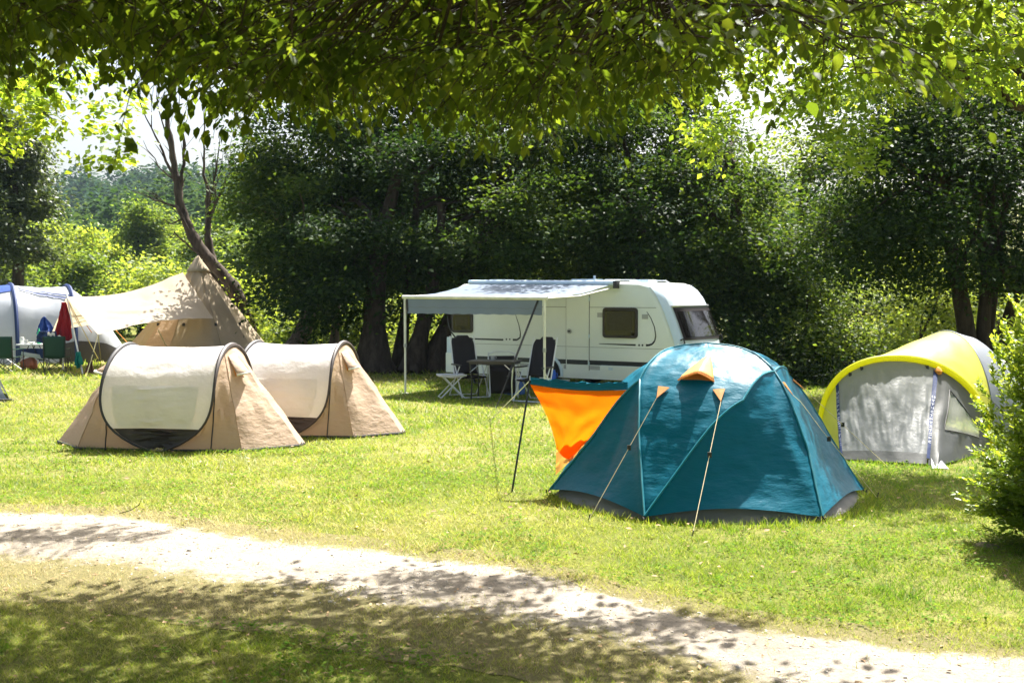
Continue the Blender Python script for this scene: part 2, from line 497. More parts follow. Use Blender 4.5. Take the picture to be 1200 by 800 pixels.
def grass():
    # blades per band of distance; density falls with distance, blades widen a little
    bands = [(5.0, 7.5, 6000, .036, .0046), (7.5, 10, 3900, .036, .0058), (10, 13, 2100, .038, .0080), (13, 18, 950, .042, .012), (18, 27, 340, .05, .02), (27, 42, 70, .10, .04)]
    VV = []; TT = []
    for (y0, y1, dens, h, w) in bands:
        ex_ = 2.0 if y1 < 14 else .8; wx0, wx1 = .50 * y1 + ex_, .50 * y1 + ex_
        nn = int((y1 - y0) * (wx0 + wx1) * dens)
        x = rng.uniform(-wx0, wx1, nn); y = rng.uniform(y0, y1, nn)
        keep = np.abs(x) < .5 * y + ex_
        x = x[keep]; y = y[keep]
        a = y_lo(x); b = y_up(x)
        nz = vfbm(x * 1.1 + 5, y * 1.1); nz2 = vfbm(x * 5, y * 5 + 2); nz3 = vfbm(x * .35 + 20, y * .35)
        sd = np.minimum(y - a, b - y)                       # >0 inside the path
        sd = np.where(y - a < b - y, (y - a) * .6, b - y) + (nz2 - .5) * .55 + (nz - .5) * .35
        dens_p = np.clip(1.0 - (sd + .30) / .50, 0.02, 1)
        # worn strip of the near verge
        near = np.clip((a - y) / .9, 0, 1)
        worn = np.where(y < a, np.clip(.42 + near * .6 + (nz2 - .5) * 1.5 + (nz - .5) * 1.5, .05, 1), 1)
        thin = np.clip(.55 + (nz2 - .35) * 2.0, .3, 1)
        k = rng.random(len(x)) < dens_p * worn * thin
        x = x[k]; y = y[k]; nz = nz[k]; nz2 = nz2[k]; nz3 = nz3[k]; sd = sd[k]; near = near[k]; a = a[k]
        n_ = len(x)
        hh = h * rng.uniform(.45, 1.25, n_) * (.7 + .7 * nz2)
        tuss = np.clip((vfbm(x * 2.6 + 60, y * 2.6 + 17) - .60) * 5, 0, 1)     # ranker tussocks the mower missed
        hh = np.where(y < a, hh * .8, hh) * (1 + .9 * tuss)
        az = rng.uniform(0, 2 * np.pi, n_)
        lean = rng.uniform(.3, 1.9, n_)
        la = rng.uniform(0, 2 * np.pi, n_)
        base = np.stack([x, y, np.zeros(n_)], 1)
        s = np.stack([np.cos(az), np.sin(az), np.zeros(n_)], 1) * (w * rng.uniform(.6, 1.3, n_) * .5)[:, None]
        tip = base + np.stack([np.cos(la) * lean * hh, np.sin(la) * lean * hh, hh], 1)
        dry = np.clip(1 - np.abs(np.minimum(sd, 0)) / 1.1, 0, 1) * .5 + (nz - .5) * .6 + (nz3 - .5) * 1.0 + (nz2 - .5) * .35
        dry = np.where(y < a, dry + .16 * (1 - near) + .07, dry)
        # patches of clover stay fresh
        green = np.clip((x + 1.5) / 6, -.4, 1) * .13
        tint = np.clip(.345 - .22 * tuss - green + dry * .85 + rng.normal(0, .2, n_) + (rng.random(n_) < .07) * .5, 0, 1)
        VV.append(np.stack([base - s, base + s, tip], 1).reshape(-1, 3)); TT.append(np.repeat(tint, 3))
    v = np.concatenate(VV); t = np.concatenate(TT)
    n_ = len(v) // 3
    me = np_mesh('grass', v, np.arange(n_ * 3), np.arange(n_) * 3, {'tint': t})
    print('grass blades', n_)
    tag(link('grass', me, 'grass_blade'), 'short sunlit meadow grass with dry straw patches', 'grass', kind='stuff')
grass()
def clover():
    n_ = 60000
    x = rng.uniform(-6, 6, n_); y = rng.uniform(5.5, 15, n_)
    pat = vfbm(x * .9 + 40, y * .9 + 11); fine = vfbm(x * 4 + 3, y * 4)
    inpath = (y > y_lo(x) - .9) & (y < y_up(x) + .25)
    k = (pat > .53) & (fine > .42) & ~inpath & (np.abs(x) < .5 * y + .5)
    x = x[k]; y = y[k]; n_ = len(x); az = rng.uniform(0, 6.283, n_)
    me = leaf_mesh('clover', np.stack([x, y, rng.uniform(.02, .055, n_)], 1), np.stack([np.cos(az), np.sin(az), rng.uniform(-.2, .4, n_)], 1), np.stack([rng.normal(0, .3, n_), rng.normal(0, .3, n_), np.ones(n_)], 1),
                   rng.uniform(.018, .042, n_), rng.uniform(.014, .03, n_), rng.random(n_))
    tag(link('clover', me, 'leaf_clover'), 'patches of clover and broad leaved weeds in the grass', 'clover', kind='stuff')
clover()
def litter():
    n_ = 900
    x = rng.uniform(-8, 7, n_); y = rng.uniform(8, 19, n_); k = (y > y_up(x)) & (np.abs(x) < .5 * y); x = x[k]; y = y[k]; n_ = len(x); az = rng.uniform(0, 6.28, n_)
    me = leaf_mesh('fallen_leaves', np.stack([x, y, rng.uniform(.02, .04, n_)], 1), np.stack([np.cos(az), np.sin(az), rng.uniform(-.2, .3, n_)], 1), np.stack([rng.normal(0, .4, n_), rng.normal(0, .4, n_), np.ones(n_)], 1),
                   rng.uniform(.03, .08, n_), rng.uniform(.02, .04, n_), rng.random(n_))
    tag(link('fallen_leaves', me, 'dry_leaf'), 'dry brown leaves scattered over the lawn', 'leaves', kind='stuff')
litter()
def tufts(name, label, pts, width, hgt, dens):
    """longer uncut grass along the foot of a tent"""
    B = []; T = []
    for a, b in zip(pts, pts[1:]):
        m_ = int((b - a).length * dens)
        for _ in range(m_):
            q = lerp(a, b, random.random()); nrm_ = V(-(b - a).y, (b - a).x, 0).normalized()
            q = q + nrm_ * random.gauss(0, width); h = hgt * random.uniform(.4, 1.3); az = random.uniform(0, 6.283); w = random.uniform(.003, .006)
            s = V(math.cos(az) * w, math.sin(az) * w, 0); t = q + V(random.gauss(0, .4) * h, random.gauss(0, .4) * h, h)
            B += [tuple(q - s), tuple(q + s), tuple(t)]; T += [min(1, max(0, random.gauss(.3, .2)))] * 3
    n_ = len(B) // 3
    tag(link(name, np_mesh(name, np.array(B), np.arange(n_ * 3), np.arange(n_) * 3, {'tint': np.array(T)}), 'grass_blade'), label, 'grass', kind='stuff')
tufts('grass_tufts', 'longer grass along the foot of the teal tent', [V(2.04 + 1.66 * math.cos(R(a)), 11.56 + 1.66 * math.sin(R(a)), 0) for a in range(-190, 21, 10)], .05, .075, 190)
tufts('grass_tufts', 'longer grass along the foot of the nearer beige tent', [G(66, 524), G(190, 534), G(290, 532), G(352, 529)], .05, .07, 150)
tufts('grass_tufts', 'longer grass along the foot of the farther beige tent', [G(300, 512), G(396, 515), G(472, 508)], .05, .07, 120)
tufts('grass_tufts', 'longer grass along the foot of the yellow tent', [G(962, 534), G(985, 542), G(1083, 548), G(1162, 532)], .05, .07, 140)

# small stones, fallen leaves and twigs on the path and the worn verge
sm = MB()
for i in range(1500):
    x = random.uniform(-5, 5); a = float(y_lo(x)); b = float(y_up(x))
    y = random.uniform(a - .25, b + .05)
    pz_ = path_z(x, y)
    r = random.uniform(.005, .012) * (2.0 if random.random() < .06 else 1) * (1.5 if random.random() < .06 else 1)
    ps = [V(x + r * math.cos(t) * random.uniform(.8, 1.3), y + r * math.sin(t) * random.uniform(.8, 1.3), pz_ - .002) for t in (0, 1.25, 2.5, 3.8, 5.0)]
    ts = [lerp(q, V(x, y, 0), .35) for q in ps]
    for q in ts: q.z = pz_ + r * random.uniform(.35, .6)
    sm.add(ps + ts, [(k, (k + 1) % 5, 5 + (k + 1) % 5, 5 + k) for k in range(5)] + [(5, 6, 7, 8, 9)])
tag(sm.build('gravel', 'stone', smooth=False), 'small pale stones strewn over the dirt path', 'gravel', kind='stuff')
n_ = 3000
x = rng.uniform(-6, 5, n_); y = rng.uniform(5.2, 11.5, n_); a = y_lo(x); b = y_up(x)
k = (y < b + .4) & (rng.random(n_) < np.where(y > a, .4, .8)); x = x[k]; y = y[k]; n_ = len(x)
az = rng.uniform(0, 6.28, n_)
me = leaf_mesh('leaf_litter', np.stack([x, y, np.full(n_, .012)], 1) + 0, np.stack([np.cos(az), np.sin(az), rng.uniform(-.1, .3, n_)], 1),
               np.stack([rng.normal(0, .3, n_), rng.normal(0, .3, n_), np.ones(n_)], 1), rng.uniform(.015, .06, n_), rng.uniform(.008, .03, n_), rng.random(n_))
tag(link('leaf_litter', me, 'dry_leaf'), 'dry brown leaves fallen along the path verge', 'leaves', kind='stuff')
def stick(pts, r, label):
    b = MB(); b.tube(pts, r, 5); tag(b.build('fallen_twig', 'bark_dead'), label, 'twig')
g = G(152, 603); stick([g + V(-.10, 0, .015), g + V(.0, .02, .04), g + V(.08, .03, .09), g + V(.10, .05, .15)], [.005, .004, .004, .002], 'bare dry twig sticking up from the far left path edge')

# ------------------------------------------------------------------ far hills with woods
def hill(name, y0, y1, crest, label):
    """a ridge whose crest follows crest(x); rises from y0 to y1"""
    b = MB()
    def f(u, v):
        x = lerp(-y1 * 1.1, y1 * 1.0, u)
        c = crest(x) 
        y = lerp(y0, y1 + (y1 - y0), v)
        k = math.sin(math.pi * min(v, 1) * .5 * 1.0) if v <= 1 else 1
        s = v * 2
        z = c * (1 - (1 - min(s, 1)) ** 1.6) if s <= 1 else c * (1 - .25 * (s - 1))
        return V(x, y, z - .3 + fbm((x, y, 0), .02, 2) * c * .05)
    b.sheet(f, 80, 14)
    o = b.build(name, 'ground_turf'); tag(o, label, 'hill', kind='structure')
    return f
def crest_far(x): return 36 + 4 * math.sin(x * .012 + 1.2) + 2 * math.sin(x * .04)
def crest_near(x):
    t = (x + 61) / 9.0
    return 5 + 10.0 / (1 + math.exp(-t)) - 6 / (1 + math.exp(-(x - 20) / 12)) + .6 * math.sin(x * .2)
f_far = hill('distant_hill', 250, 430, crest_far, 'distant hazy wooded hill under the sky')
f_near = hill('hillside', 120, 190, crest_near, 'nearer wooded hillside behind the valley bushes')
def forest(name, f, y0, y1, n_, hgt, wid, leaf, mat, label, x0, x1):
    P = []; D = []; N = []; L = []; W = []; T = []
    for i in range(n_):
        u = random.uniform(x0, x1); v = random.uniform(.03, .55)
        c = f(u, v); h = hgt * random.uniform(.6, 1.25); w = wid * random.uniform(.7, 1.2); tt = random.random()
        conifer = random.random() < .55
        m_ = 84
        z = rng.random(m_) ** (1.3 if conifer else .8)
        rad = w * ((1 - z) * .95 + .05 if conifer else np.sqrt(np.maximum(0.04, 1 - (2 * z - .9) ** 2)) * 1.15)
        a = rng.uniform(0, 6.283, m_)
        dirv = np.stack([np.cos(a), np.sin(a), np.full(m_, -.35 if conifer else .2)], 1)
        P.append(np.stack([c.x + rad * .45 * np.cos(a), c.y + rad * .45 * np.sin(a), c.z + z * h], 1))
        D.append(dirv); N.append(np.stack([np.cos(a) * .7, np.sin(a) * .7, np.ones(m_)], 1) + rng.normal(0, .4, (m_, 3)))
        L.append(np.full(m_, leaf) * rng.uniform(.6, 1.3, m_)); W.append(np.full(m_, leaf * .8) * rng.uniform(.6, 1.3, m_))
        T.append(np.clip(tt + rng.normal(0, .15, m_) * 1.0, 0, 1))
    me = leaf_mesh(name, *[np.concatenate(q) for q in (P, D, N, L, W, T)])
    tag(link(name, me, mat), label, 'forest', kind='stuff')
forest('distant_forest', f_far, 0, 0, 2200, 13, 3.4, 1.7, 'leaf_conifer', 'blue hazy forest covering the distant hill', .22, .62)
forest('hillside_forest', f_near, 0, 0, 1300, 8.5, 2.6, 1.0, 'leaf_hill', 'dark green forest covering the nearer hillside', .18, .66)
# ------------------------------------------------------------------ beige pop-up tents
def beige_tent(loc, rotz, label):
    root = thing('pop_up_tent', label, 'tent', loc, rotz, 'beige pop-up tents on the grass')
    H = 1.38
    def hoop(s, th):
        y = -.95 * math.cos(th) if True else 0
        zz = max(0, math.sin(th)) ** .92
        q = min(1, zz)
        x = .78 * (1 - (1 - q) ** 5.5) - .06 * q ** 3
        yy = -math.cos(th) * (.82 + .22 * math.sin(th))
        return V(s * (x * .9 + .10), yy, H * zz + .012)
    # outer drum between the hoops
    def drum(u, v, t0, t1, off=0.0, amp=.012):
        th = lerp(t0, t1, u); a = hoop(-1, th); b = hoop(1, th)
        s = 1 - (2 * v - 1) ** 2
        p = lerp(a, b, v)
        out = V(0, p.y, p.z - .45).normalized()
        w = fbm((v * 1.5, u * 9, off * 50 + loc[0]), 2.3, 3) * amp * s * 2
        return p + out * (off - .035 * s + w)
    d0 = .19
    b = MB(); b.sheet(lambda u, v: drum(u, v, d0, math.pi - d0, 0.0, .006), 56, 26); b.build('outer_fly', 'white_fly', root)
    b = MB(); b.sheet(lambda u, v: drum(u, lerp(.10, .86, v), d0 + .01, .66, .006, .008), 18, 22); b.build('door_flap', 'white_fly', root)
    b = MB(); b.sheet(lambda u, v: drum(u, v, .0, d0, -.03, .02), 16, 16); b.build('door_mesh', 'dark_brown_trim', root)
    b = MB(); b.sheet(lambda u, v: drum(u, v, math.pi - d0, math.pi, -.03, .02), 8, 14); b.build('rear_skirt', 'beige_fly', root)
    for s in (-1, 1):
        b = MB()
        pts = [hoop(s, math.pi * i / 60) for i in range(61)]
        rs = [.016 + .024 * math.sin(math.pi * i / 60) ** 3 for i in range(61)]
        b.tube(pts, rs, 8); b.build('hoop', 'charcoal' if s < 0 else 'dark_brown_trim', root)
        # pitched end: ruled cloth from the hoop down to a pointed ground plan
        keys = [(0, (.10, -.82)), (.40, (1.15, -.74)), (.50, (1.76, -.12)), (.53, (1.76, .12)), (.62, (1.15, .74)), (1, (.10, .82))]
        def gpt(k):
            for (a, p0), (c, p1) in zip(keys, keys[1:]):
                if k <= c: t = (k - a) / (c - a); return V(s * lerp(p0[0], p1[0], t), lerp(p0[1], p1[1], t), .02)
            return V(s * keys[-1][1][0], keys[-1][1][1], .02)
        def S(k, t, amp=.020):
            a = hoop(s, math.pi * k); g = gpt(k); p = lerp(a, g, t)
            e = math.sin(math.pi * min(1, t * 1.02)) * 1.0
            kk = min(abs(k - .40), abs(k - .5), abs(k - .53), abs(k - .62)) / .1
            sag = .05 * e * min(1, kk)
            w = fbm((k * 14, t * 2.2, s * 3 + loc[0]), 2.2, 3) * amp * 2 * e
            c = V(s * .6, 0, .5)
            inn = (c - p).normalized()
            return p + inn * (sag + w)
        ks = sorted(set([i / 40 for i in range(41)] + [.42, .44, .46, .48, .485, .49, .51, .515, .53, .62]))
        b = MB(); b.sheet(lambda u, v: S(ks[int(round(u * (len(ks) - 1)))], v), len(ks) - 1, 18); b.build('side_panel', 'beige_fly', root, angle=25)
        # seam, zip and ground edge
        b = MB(); b.tube([S(.24, t / 14) + V(s * .004, -.006, 0) for t in range(15)], .009, 5); b.build('zip', 'charcoal', root)
        b = MB(); b.tube([S(.40, t / 14) + V(s * .003, -.004, 0) for t in range(15)], .006, 5); b.build('seam', 'beige_fly', root)
        b = MB(); b.tube([gpt(i / 50) + V(0, 0, .005) for i in range(51)], .018, 6); b.build('ground_edge', 'charcoal', root)
        # hooded vent high on the pitched end
        def hood(u, v):
            k = lerp(.425, .485, u); t = lerp(.07, .27, v)
            p = S(k, t, 0); out = V(s * .75, -.55, .18).normalized()
            return p + out * (.19 * v ** 1.4 * math.sin(math.pi * (.12 + .76 * u)) + .008)
        b = MB(); b.sheet(hood, 10, 6); h = b.build('vent_hood', 'beige_fly', root, solid=.006)
        b = MB(); b.tube([hood(i / 10, 1) for i in range(11)], .016, 6); b.build('vent_rim', 'rope_white', h)
        b = MB(); b.sheet(lambda u, v: S(lerp(.43, .48, u), lerp(.09, .28, v), 0) + V(s * .75, -.55, .18).normalized() * .012, 6, 5); b.build('vent_lining', 'orange_liner', root)
        # pegs
        for k in (.40, .5, .53, .62):
            b = MB(); g = gpt(k); b.tube([g + V(s * .02, 0, .05), g + V(s * -.03, 0, -.08)], .005, 5); b.build('peg', 'black_metal', root)
    g = MB()
    pts = [V(x * .985, y * .985, .012) for (x, y) in [(-1.74, -.12), (-1.13, -.73), (0, -.8), (1.13, -.73), (1.74, -.12), (1.74, .12), (1.13, .73), (0, .8), (-1.13, .73), (-1.74, .12)]]
    g.add(pts, [tuple(range(10))]); g.build('groundsheet', 'charcoal', root, smooth=False)
    return root
beige_tent((-4.66, 15.55, 0), R(-6), 'beige pop-up tent with white drum roof, nearer one, fully in view on the lawn')
c = G(398, 515)
t2 = beige_tent((-3.25, 17.0, 0), R(-10), 'beige pop-up tent with white drum roof standing partly behind its twin, towards the caravan')

t2.scale = (.93, .95, .98)

# ------------------------------------------------------------------ teal dome tent
def teal_tent():
    c = V(2.04, 11.56, 0)
    root = thing('dome_tent', 'large teal hexagonal dome tent with orange vents and an orange lined porch', 'tent', c, 0)
    RR = 1.62
    pr = [0, .175, .35, .5, .6, .6875, .81, .9, 1.0]; pz = [1.57, 1.545, 1.475, 1.345, 1.18, .98, .62, .33, .05]
    # smooth profile by dense interpolation
    xs = np.linspace(0, 1, 101); zs = np.interp(xs, pr, pz)
    for _ in range(30): zs[1:-1] = (zs[:-2] + 2 * zs[1:-1] + zs[2:]) / 4
    zs[0] = zs[1]
    prof = lambda s: float(np.interp(s, xs, zs))
    cor = [R(-120), R(-60), 0, R(60), R(120), R(180)]
    CP = [V(RR * math.cos(a), RR * math.sin(a), 0) for a in cor]
    F, R1, R2, B1, B2, L2 = CP
    X1 = V(-.74, -.43, 0); X2 = V(.56, -.53, 0); X3 = V(.86, .10, 0); T1 = V(.33, -.12, 0); T0 = V(-.33, .12, 0); X4 = V(-.56, .53, 0)
    seams = [[F, V(-.80, -.86, 0), X1], [L2, V(-1.2, -.28, 0), X1], [F, V(-.16, -1.10, 0), V(.17, -.96, 0), X2], [R1, V(.78, -1.0, 0), X2], [X2, X3], [R2, X3],
             [X2, T1, T0], [X1, T0], [X3, B1], [T0, X4], [X4, B2], [X4, L2], [X3, T1], [T0, B1]]
    def segd(p):
        d = 9
        for sm_ in seams:
            for a, b in zip(sm_, sm_[1:]):
                ab = b - a; t = max(0, min(1, (p - a).dot(ab) / ab.length_squared)); d = min(d, (a + ab * t - p).length)
        return d
    def hexr(th):
        a = (th - R(0)) % R(60); return RR * lerp(math.cos(R(30)) / math.cos(a - R(30)), 1.0, .50)
    def bound(th, s):
        h = hexr(th); cc = RR * .925
        k = s ** 1.6
        return lerp(cc, h, k)
    def plan_s(x, y):
        r = math.hypot(x, y); th = math.atan2(y, x); s = r / RR
        for _ in range(6): s = min(1, r / bound(th, s))
        return s, th
    def surf(th, s, lift=0.0):
        r = s * bound(th, s); x, y = r * math.cos(th), r * math.sin(th)
        z = prof(s)
        d = segd(V(x, y, 0))
        e = 1 - math.exp(-(d / .38) ** 1.15)
        fade = min(1, (1 - s) * 2 + .72)
        sag = .135 * e * fade * min(1, s * 2.2)
        nrm = V(math.cos(th) * (.35 + s), math.sin(th) * (.35 + s), 1.1 - s * .6).normalized()
        dirn = th * 7
        w = ((1 - abs(fbm((th * 1.6, s * 9 + th * 1.5, 2), 1.3, 3)) * 2) * .007 + fbm((x * 2, y * 2, z * 7), 1.6, 3) * .008) * (1 - .55 * math.exp(-(d / .1) ** 2)) * min(1, .35 + s)
        crease = .022 * math.exp(-(d / .045) ** 2)
        mid = ((th % R(60)) / R(60) - .5)
        hem = (1 - 4 * mid * mid) * .11 * max(0, (s - .8) / .2) ** 1.5
        return V(x, y, z + hem) - nrm * (sag - w - crease - lift)
    b = MB(); NT, NS = 216, 62
    vs = [surf(2 * math.pi * i / NT, (j + .02) / NS) for i in range(NT) for j in range(NS + 1)]
    fs = []
    for i in range(NT):
        i2 = (i + 1) % NT
        for j in range(NS): fs.append((i * (NS + 1) + j, i * (NS + 1) + j + 1, i2 * (NS + 1) + j + 1, i2 * (NS + 1) + j))
    fs.append(tuple(i * (NS + 1) for i in range(NT)))
    b.add(vs, fs); b.build('flysheet', 'teal_fly', root, angle=60)
    def at(x, y, lift=.0):
        s, th = plan_s(x, y); return surf(th, s, lift)
    # seams taped over the poles
    def seam(pts, r=.011, name='seam'):
        q = []
        for a, b2 in zip(pts, pts[1:]):
            for k in range(14): q.append(lerp(a, b2, k / 14))
        q.append(pts[-1])
        bb = MB(); bb.tube([at(p_.x * .998, p_.y * .998, .002) for p_ in q], r, 6); bb.build(name, 'teal_seam', root)
    for sm_ in seams[:8]: seam(sm_)
    # inner tent wall and tray floor showing under the fly hem
    b = MB()
    def skirt(u, v):
        th = 2 * math.pi * u; r = hexr(th) * lerp(1.0, .90, v) * .985
        return V(r * math.cos(th), r * math.sin(th), lerp(.0, .17, v)) + V(math.cos(th), math.sin(th), 0) * fbm((th * 3, v, 2), 2.4) * .02
    b.sheet(skirt, 144, 4); b.build('groundsheet_wall', 'taupe_sheet', root)
    def loc_of(px, py):
        # plan point on the dome seen at this place in the photograph
        best = None
        for r in np.linspace(.2, 1.3, 45):
            for a in np.linspace(-180, 20, 81):
                pt = at(r * math.cos(R(a)), r * math.sin(R(a))) + c
                q = proj(np.array([tuple(pt)])); d = (q[0][0] - px) ** 2 + (q[1][0] - py) ** 2
                if best is None or d < best[0]: best = (d, r * math.cos(R(a)), r * math.sin(R(a)))
        return best[1], best[2]
    # roof vent hood with a prop
    va = V(*loc_of(832, 416), 0); vl = V(*loc_of(796, 446), 0); vr = V(*loc_of(838, 446), 0)
    def vent(u, v):
        q = lerp(va, lerp(vl, vr, u), .04 + .96 * v); p_ = at(q.x, q.y, .006)
        return p_ + V(0, -.80, .60) * (.12 * v ** 1.1 * max(0, 1 - abs(2 * u - 1) ** 1.2))
    b = MB(); b.sheet(vent, 12, 8); h = b.build('roof_vent', 'vent_orange', root, solid=.005)
    b = MB(); b.tube([vent(i / 12, 1) for i in range(13)], .009, 5); b.build('vent_rim', 'orange_liner', h)
    b = MB(); b.sheet(lambda u, v: (lambda q: at(q.x, q.y, .004))(lerp(va, lerp(vl, vr, lerp(.1, .9, u)), lerp(.3, 1.0, v))), 8, 6); b.build('vent_lining', 'vent_orange', root)
    # triangular guy tabs with cords and pegs
    def guy(xy, spread, end, label=None, sag=.0):
        x, y = xy; th = math.atan2(y, x)
        tip = at(x, y, .035); tx = V(-math.sin(th), math.cos(th), 0)
        rr_ = math.hypot(x, y); k_ = (rr_ - .10) / rr_
        up = at(x * k_, y * k_, .010)
        a = at(x * k_ + tx.x * spread, y * k_ + tx.y * spread, .008); c2 = at(x * k_ - tx.x * spread, y * k_ - tx.y * spread, .008)
        bb = MB(); bb.add([a, c2, tip, up], [(0, 3, 2), (3, 1, 2)]); bb.build('guy_tab', 'orange_liner', root, smooth=False, solid=.006)
        e = end - c
        bb = MB()
        pts = [lerp(tip, e, t / 12) for t in range(13)]
        for q_ in pts[1:]:
            if math.hypot(q_.x, q_.y) < 1.6:
                z_ = at(q_.x, q_.y, .0).z
                if plan_s(q_.x, q_.y)[0] < .97 and q_.z < z_ + .03: q_.z = z_ + .03
        bb.tube(pts, .0034, 5); rp = bb.build('guy_rope', 'rope_tan', root)
        mid = pts[5]
        bb = MB(); bb.box(mid, (.035, .02, .05)); bb.build('rope_slider', 'black_metal', rp)
        bb = MB(); bb.tube([e + V(.01, -.01, .06), e + V(-.02, .02, -.1)], .006, 5); bb.build('peg', 'black_metal', root)
    guy(loc_of(769, 469), .06, G(690, 609))
    guy(loc_of(843, 473), .06, G(811, 629))
    guy(loc_of(926, 465), .05, G(1028, 583))
    guy(loc_of(946, 454), .045, G(1041, 547))
    # short pegging straps at the corners
    for q in CP:
        d = q.normalized(); bb = MB()
        bb.tube([q * .985 + V(0, 0, .09), q + d * .06 + V(0, 0, .03)], .008, 5)
        bb.tube([q + d * .06 + V(0, 0, .06), q + d * .04 + V(0, 0, -.06)], .006, 5); bb.build('corner_peg', 'black_metal', root)
    # porch: teal roof sheet on a slim black pole, orange side sheet below it
    P1 = A(621, 449, 11.9) - c; P2 = P1 + V(.01, .05, .02)
    Ta = at(-.86, -.34, .01); Tb = Ta + V(.0, .06, .02)
    P1 = V(P1.x, P1.y, P1.z)
    def roof(u, v):
        a = lerp(P1, Ta, u); b2 = lerp(P2, Tb, u); e = math.sin(math.pi * u)
        return lerp(a, b2, v) - V(0, 0, .035 * e * (1 - .3 * v)) + V(0, 0, .05 * math.sin(math.pi * v)) + V(0, 0, fbm((u * 4, v * 5, 1), 2) * .03 * math.sin(math.pi * v))
    b = MB(); b.sheet(roof, 22, 18); b.build('porch_roof', 'teal_fly', root)
    b = MB(); b.tube([roof(i / 20, 0) for i in range(21)], .010, 5); b.build('porch_hem', 'teal_fly', root)
    Q = A(655, 557, 11.75) - c
    def side(u, v):
        # v runs down from the roof hem to the low corner
        top = roof(u, .0) - V(0, 0, .012)
        low = lerp(A(653, 527, 11.6) - c, A(669, 538, 11.62) - c, u)
        q = lerp(top, low, v ** 1.0)
        pinch = math.sin(math.pi * v) * .02
        left = V(-.0, 0, 0)
        w = fbm((u * 3, v * 3, 7), 1.6) * .03 * math.sin(math.pi * min(1, v * 1.1))
        return q + V(.10 * math.sin(math.pi * v) * (1 - u) * .4, -.05 * math.sin(math.pi * v) + w, -.03 * math.sin(math.pi * u) * v)
    b = MB(); b.sheet(side, 20, 20); b.build('porch_side', 'orange_sheet', root)
    def tailp(u, v):
        top = lerp(A(652, 522, 11.68) - c, A(704, 490, 11.5) - c, u); low = lerp(A(651, 556, 11.66) - c, A(690, 520, 11.52) - c, u)
        return lerp(top, low, v) + V(0, fbm((u * 3, v * 3, 3), 2) * .04, 0)
    b = MB(); b.sheet(tailp, 10, 8); b.build('sunlit_strip', 'orange_liner', root)  # paler orange colour stands in for sunlight on the sheet's lower edge
    foot = G(600, 576) - c
    b = MB(); b.tube([V(foot.x, foot.y, 0), P1 + V(0, 0, .03)], .011, 7); pl = b.build('porch_pole', 'black_metal', root)
    b = MB(); b.tube([P1 + V(0, 0, .0), P1 + V(0, 0, .08)], .006, 6); b.build('pole_tip', 'alu', pl)
    e = G(574, 493) - c
    b = MB(); b.tube([lerp(P1 + V(0, 0, .03), e, t / 8) for t in range(9)], .006, 5); b.build('guy_rope', 'rope_white', root)
    b = MB(); b.tube([e + V(0, 0, .05), e + V(.02, 0, -.08)], .006, 5); b.build('peg', 'black_metal', root)
teal_tent()

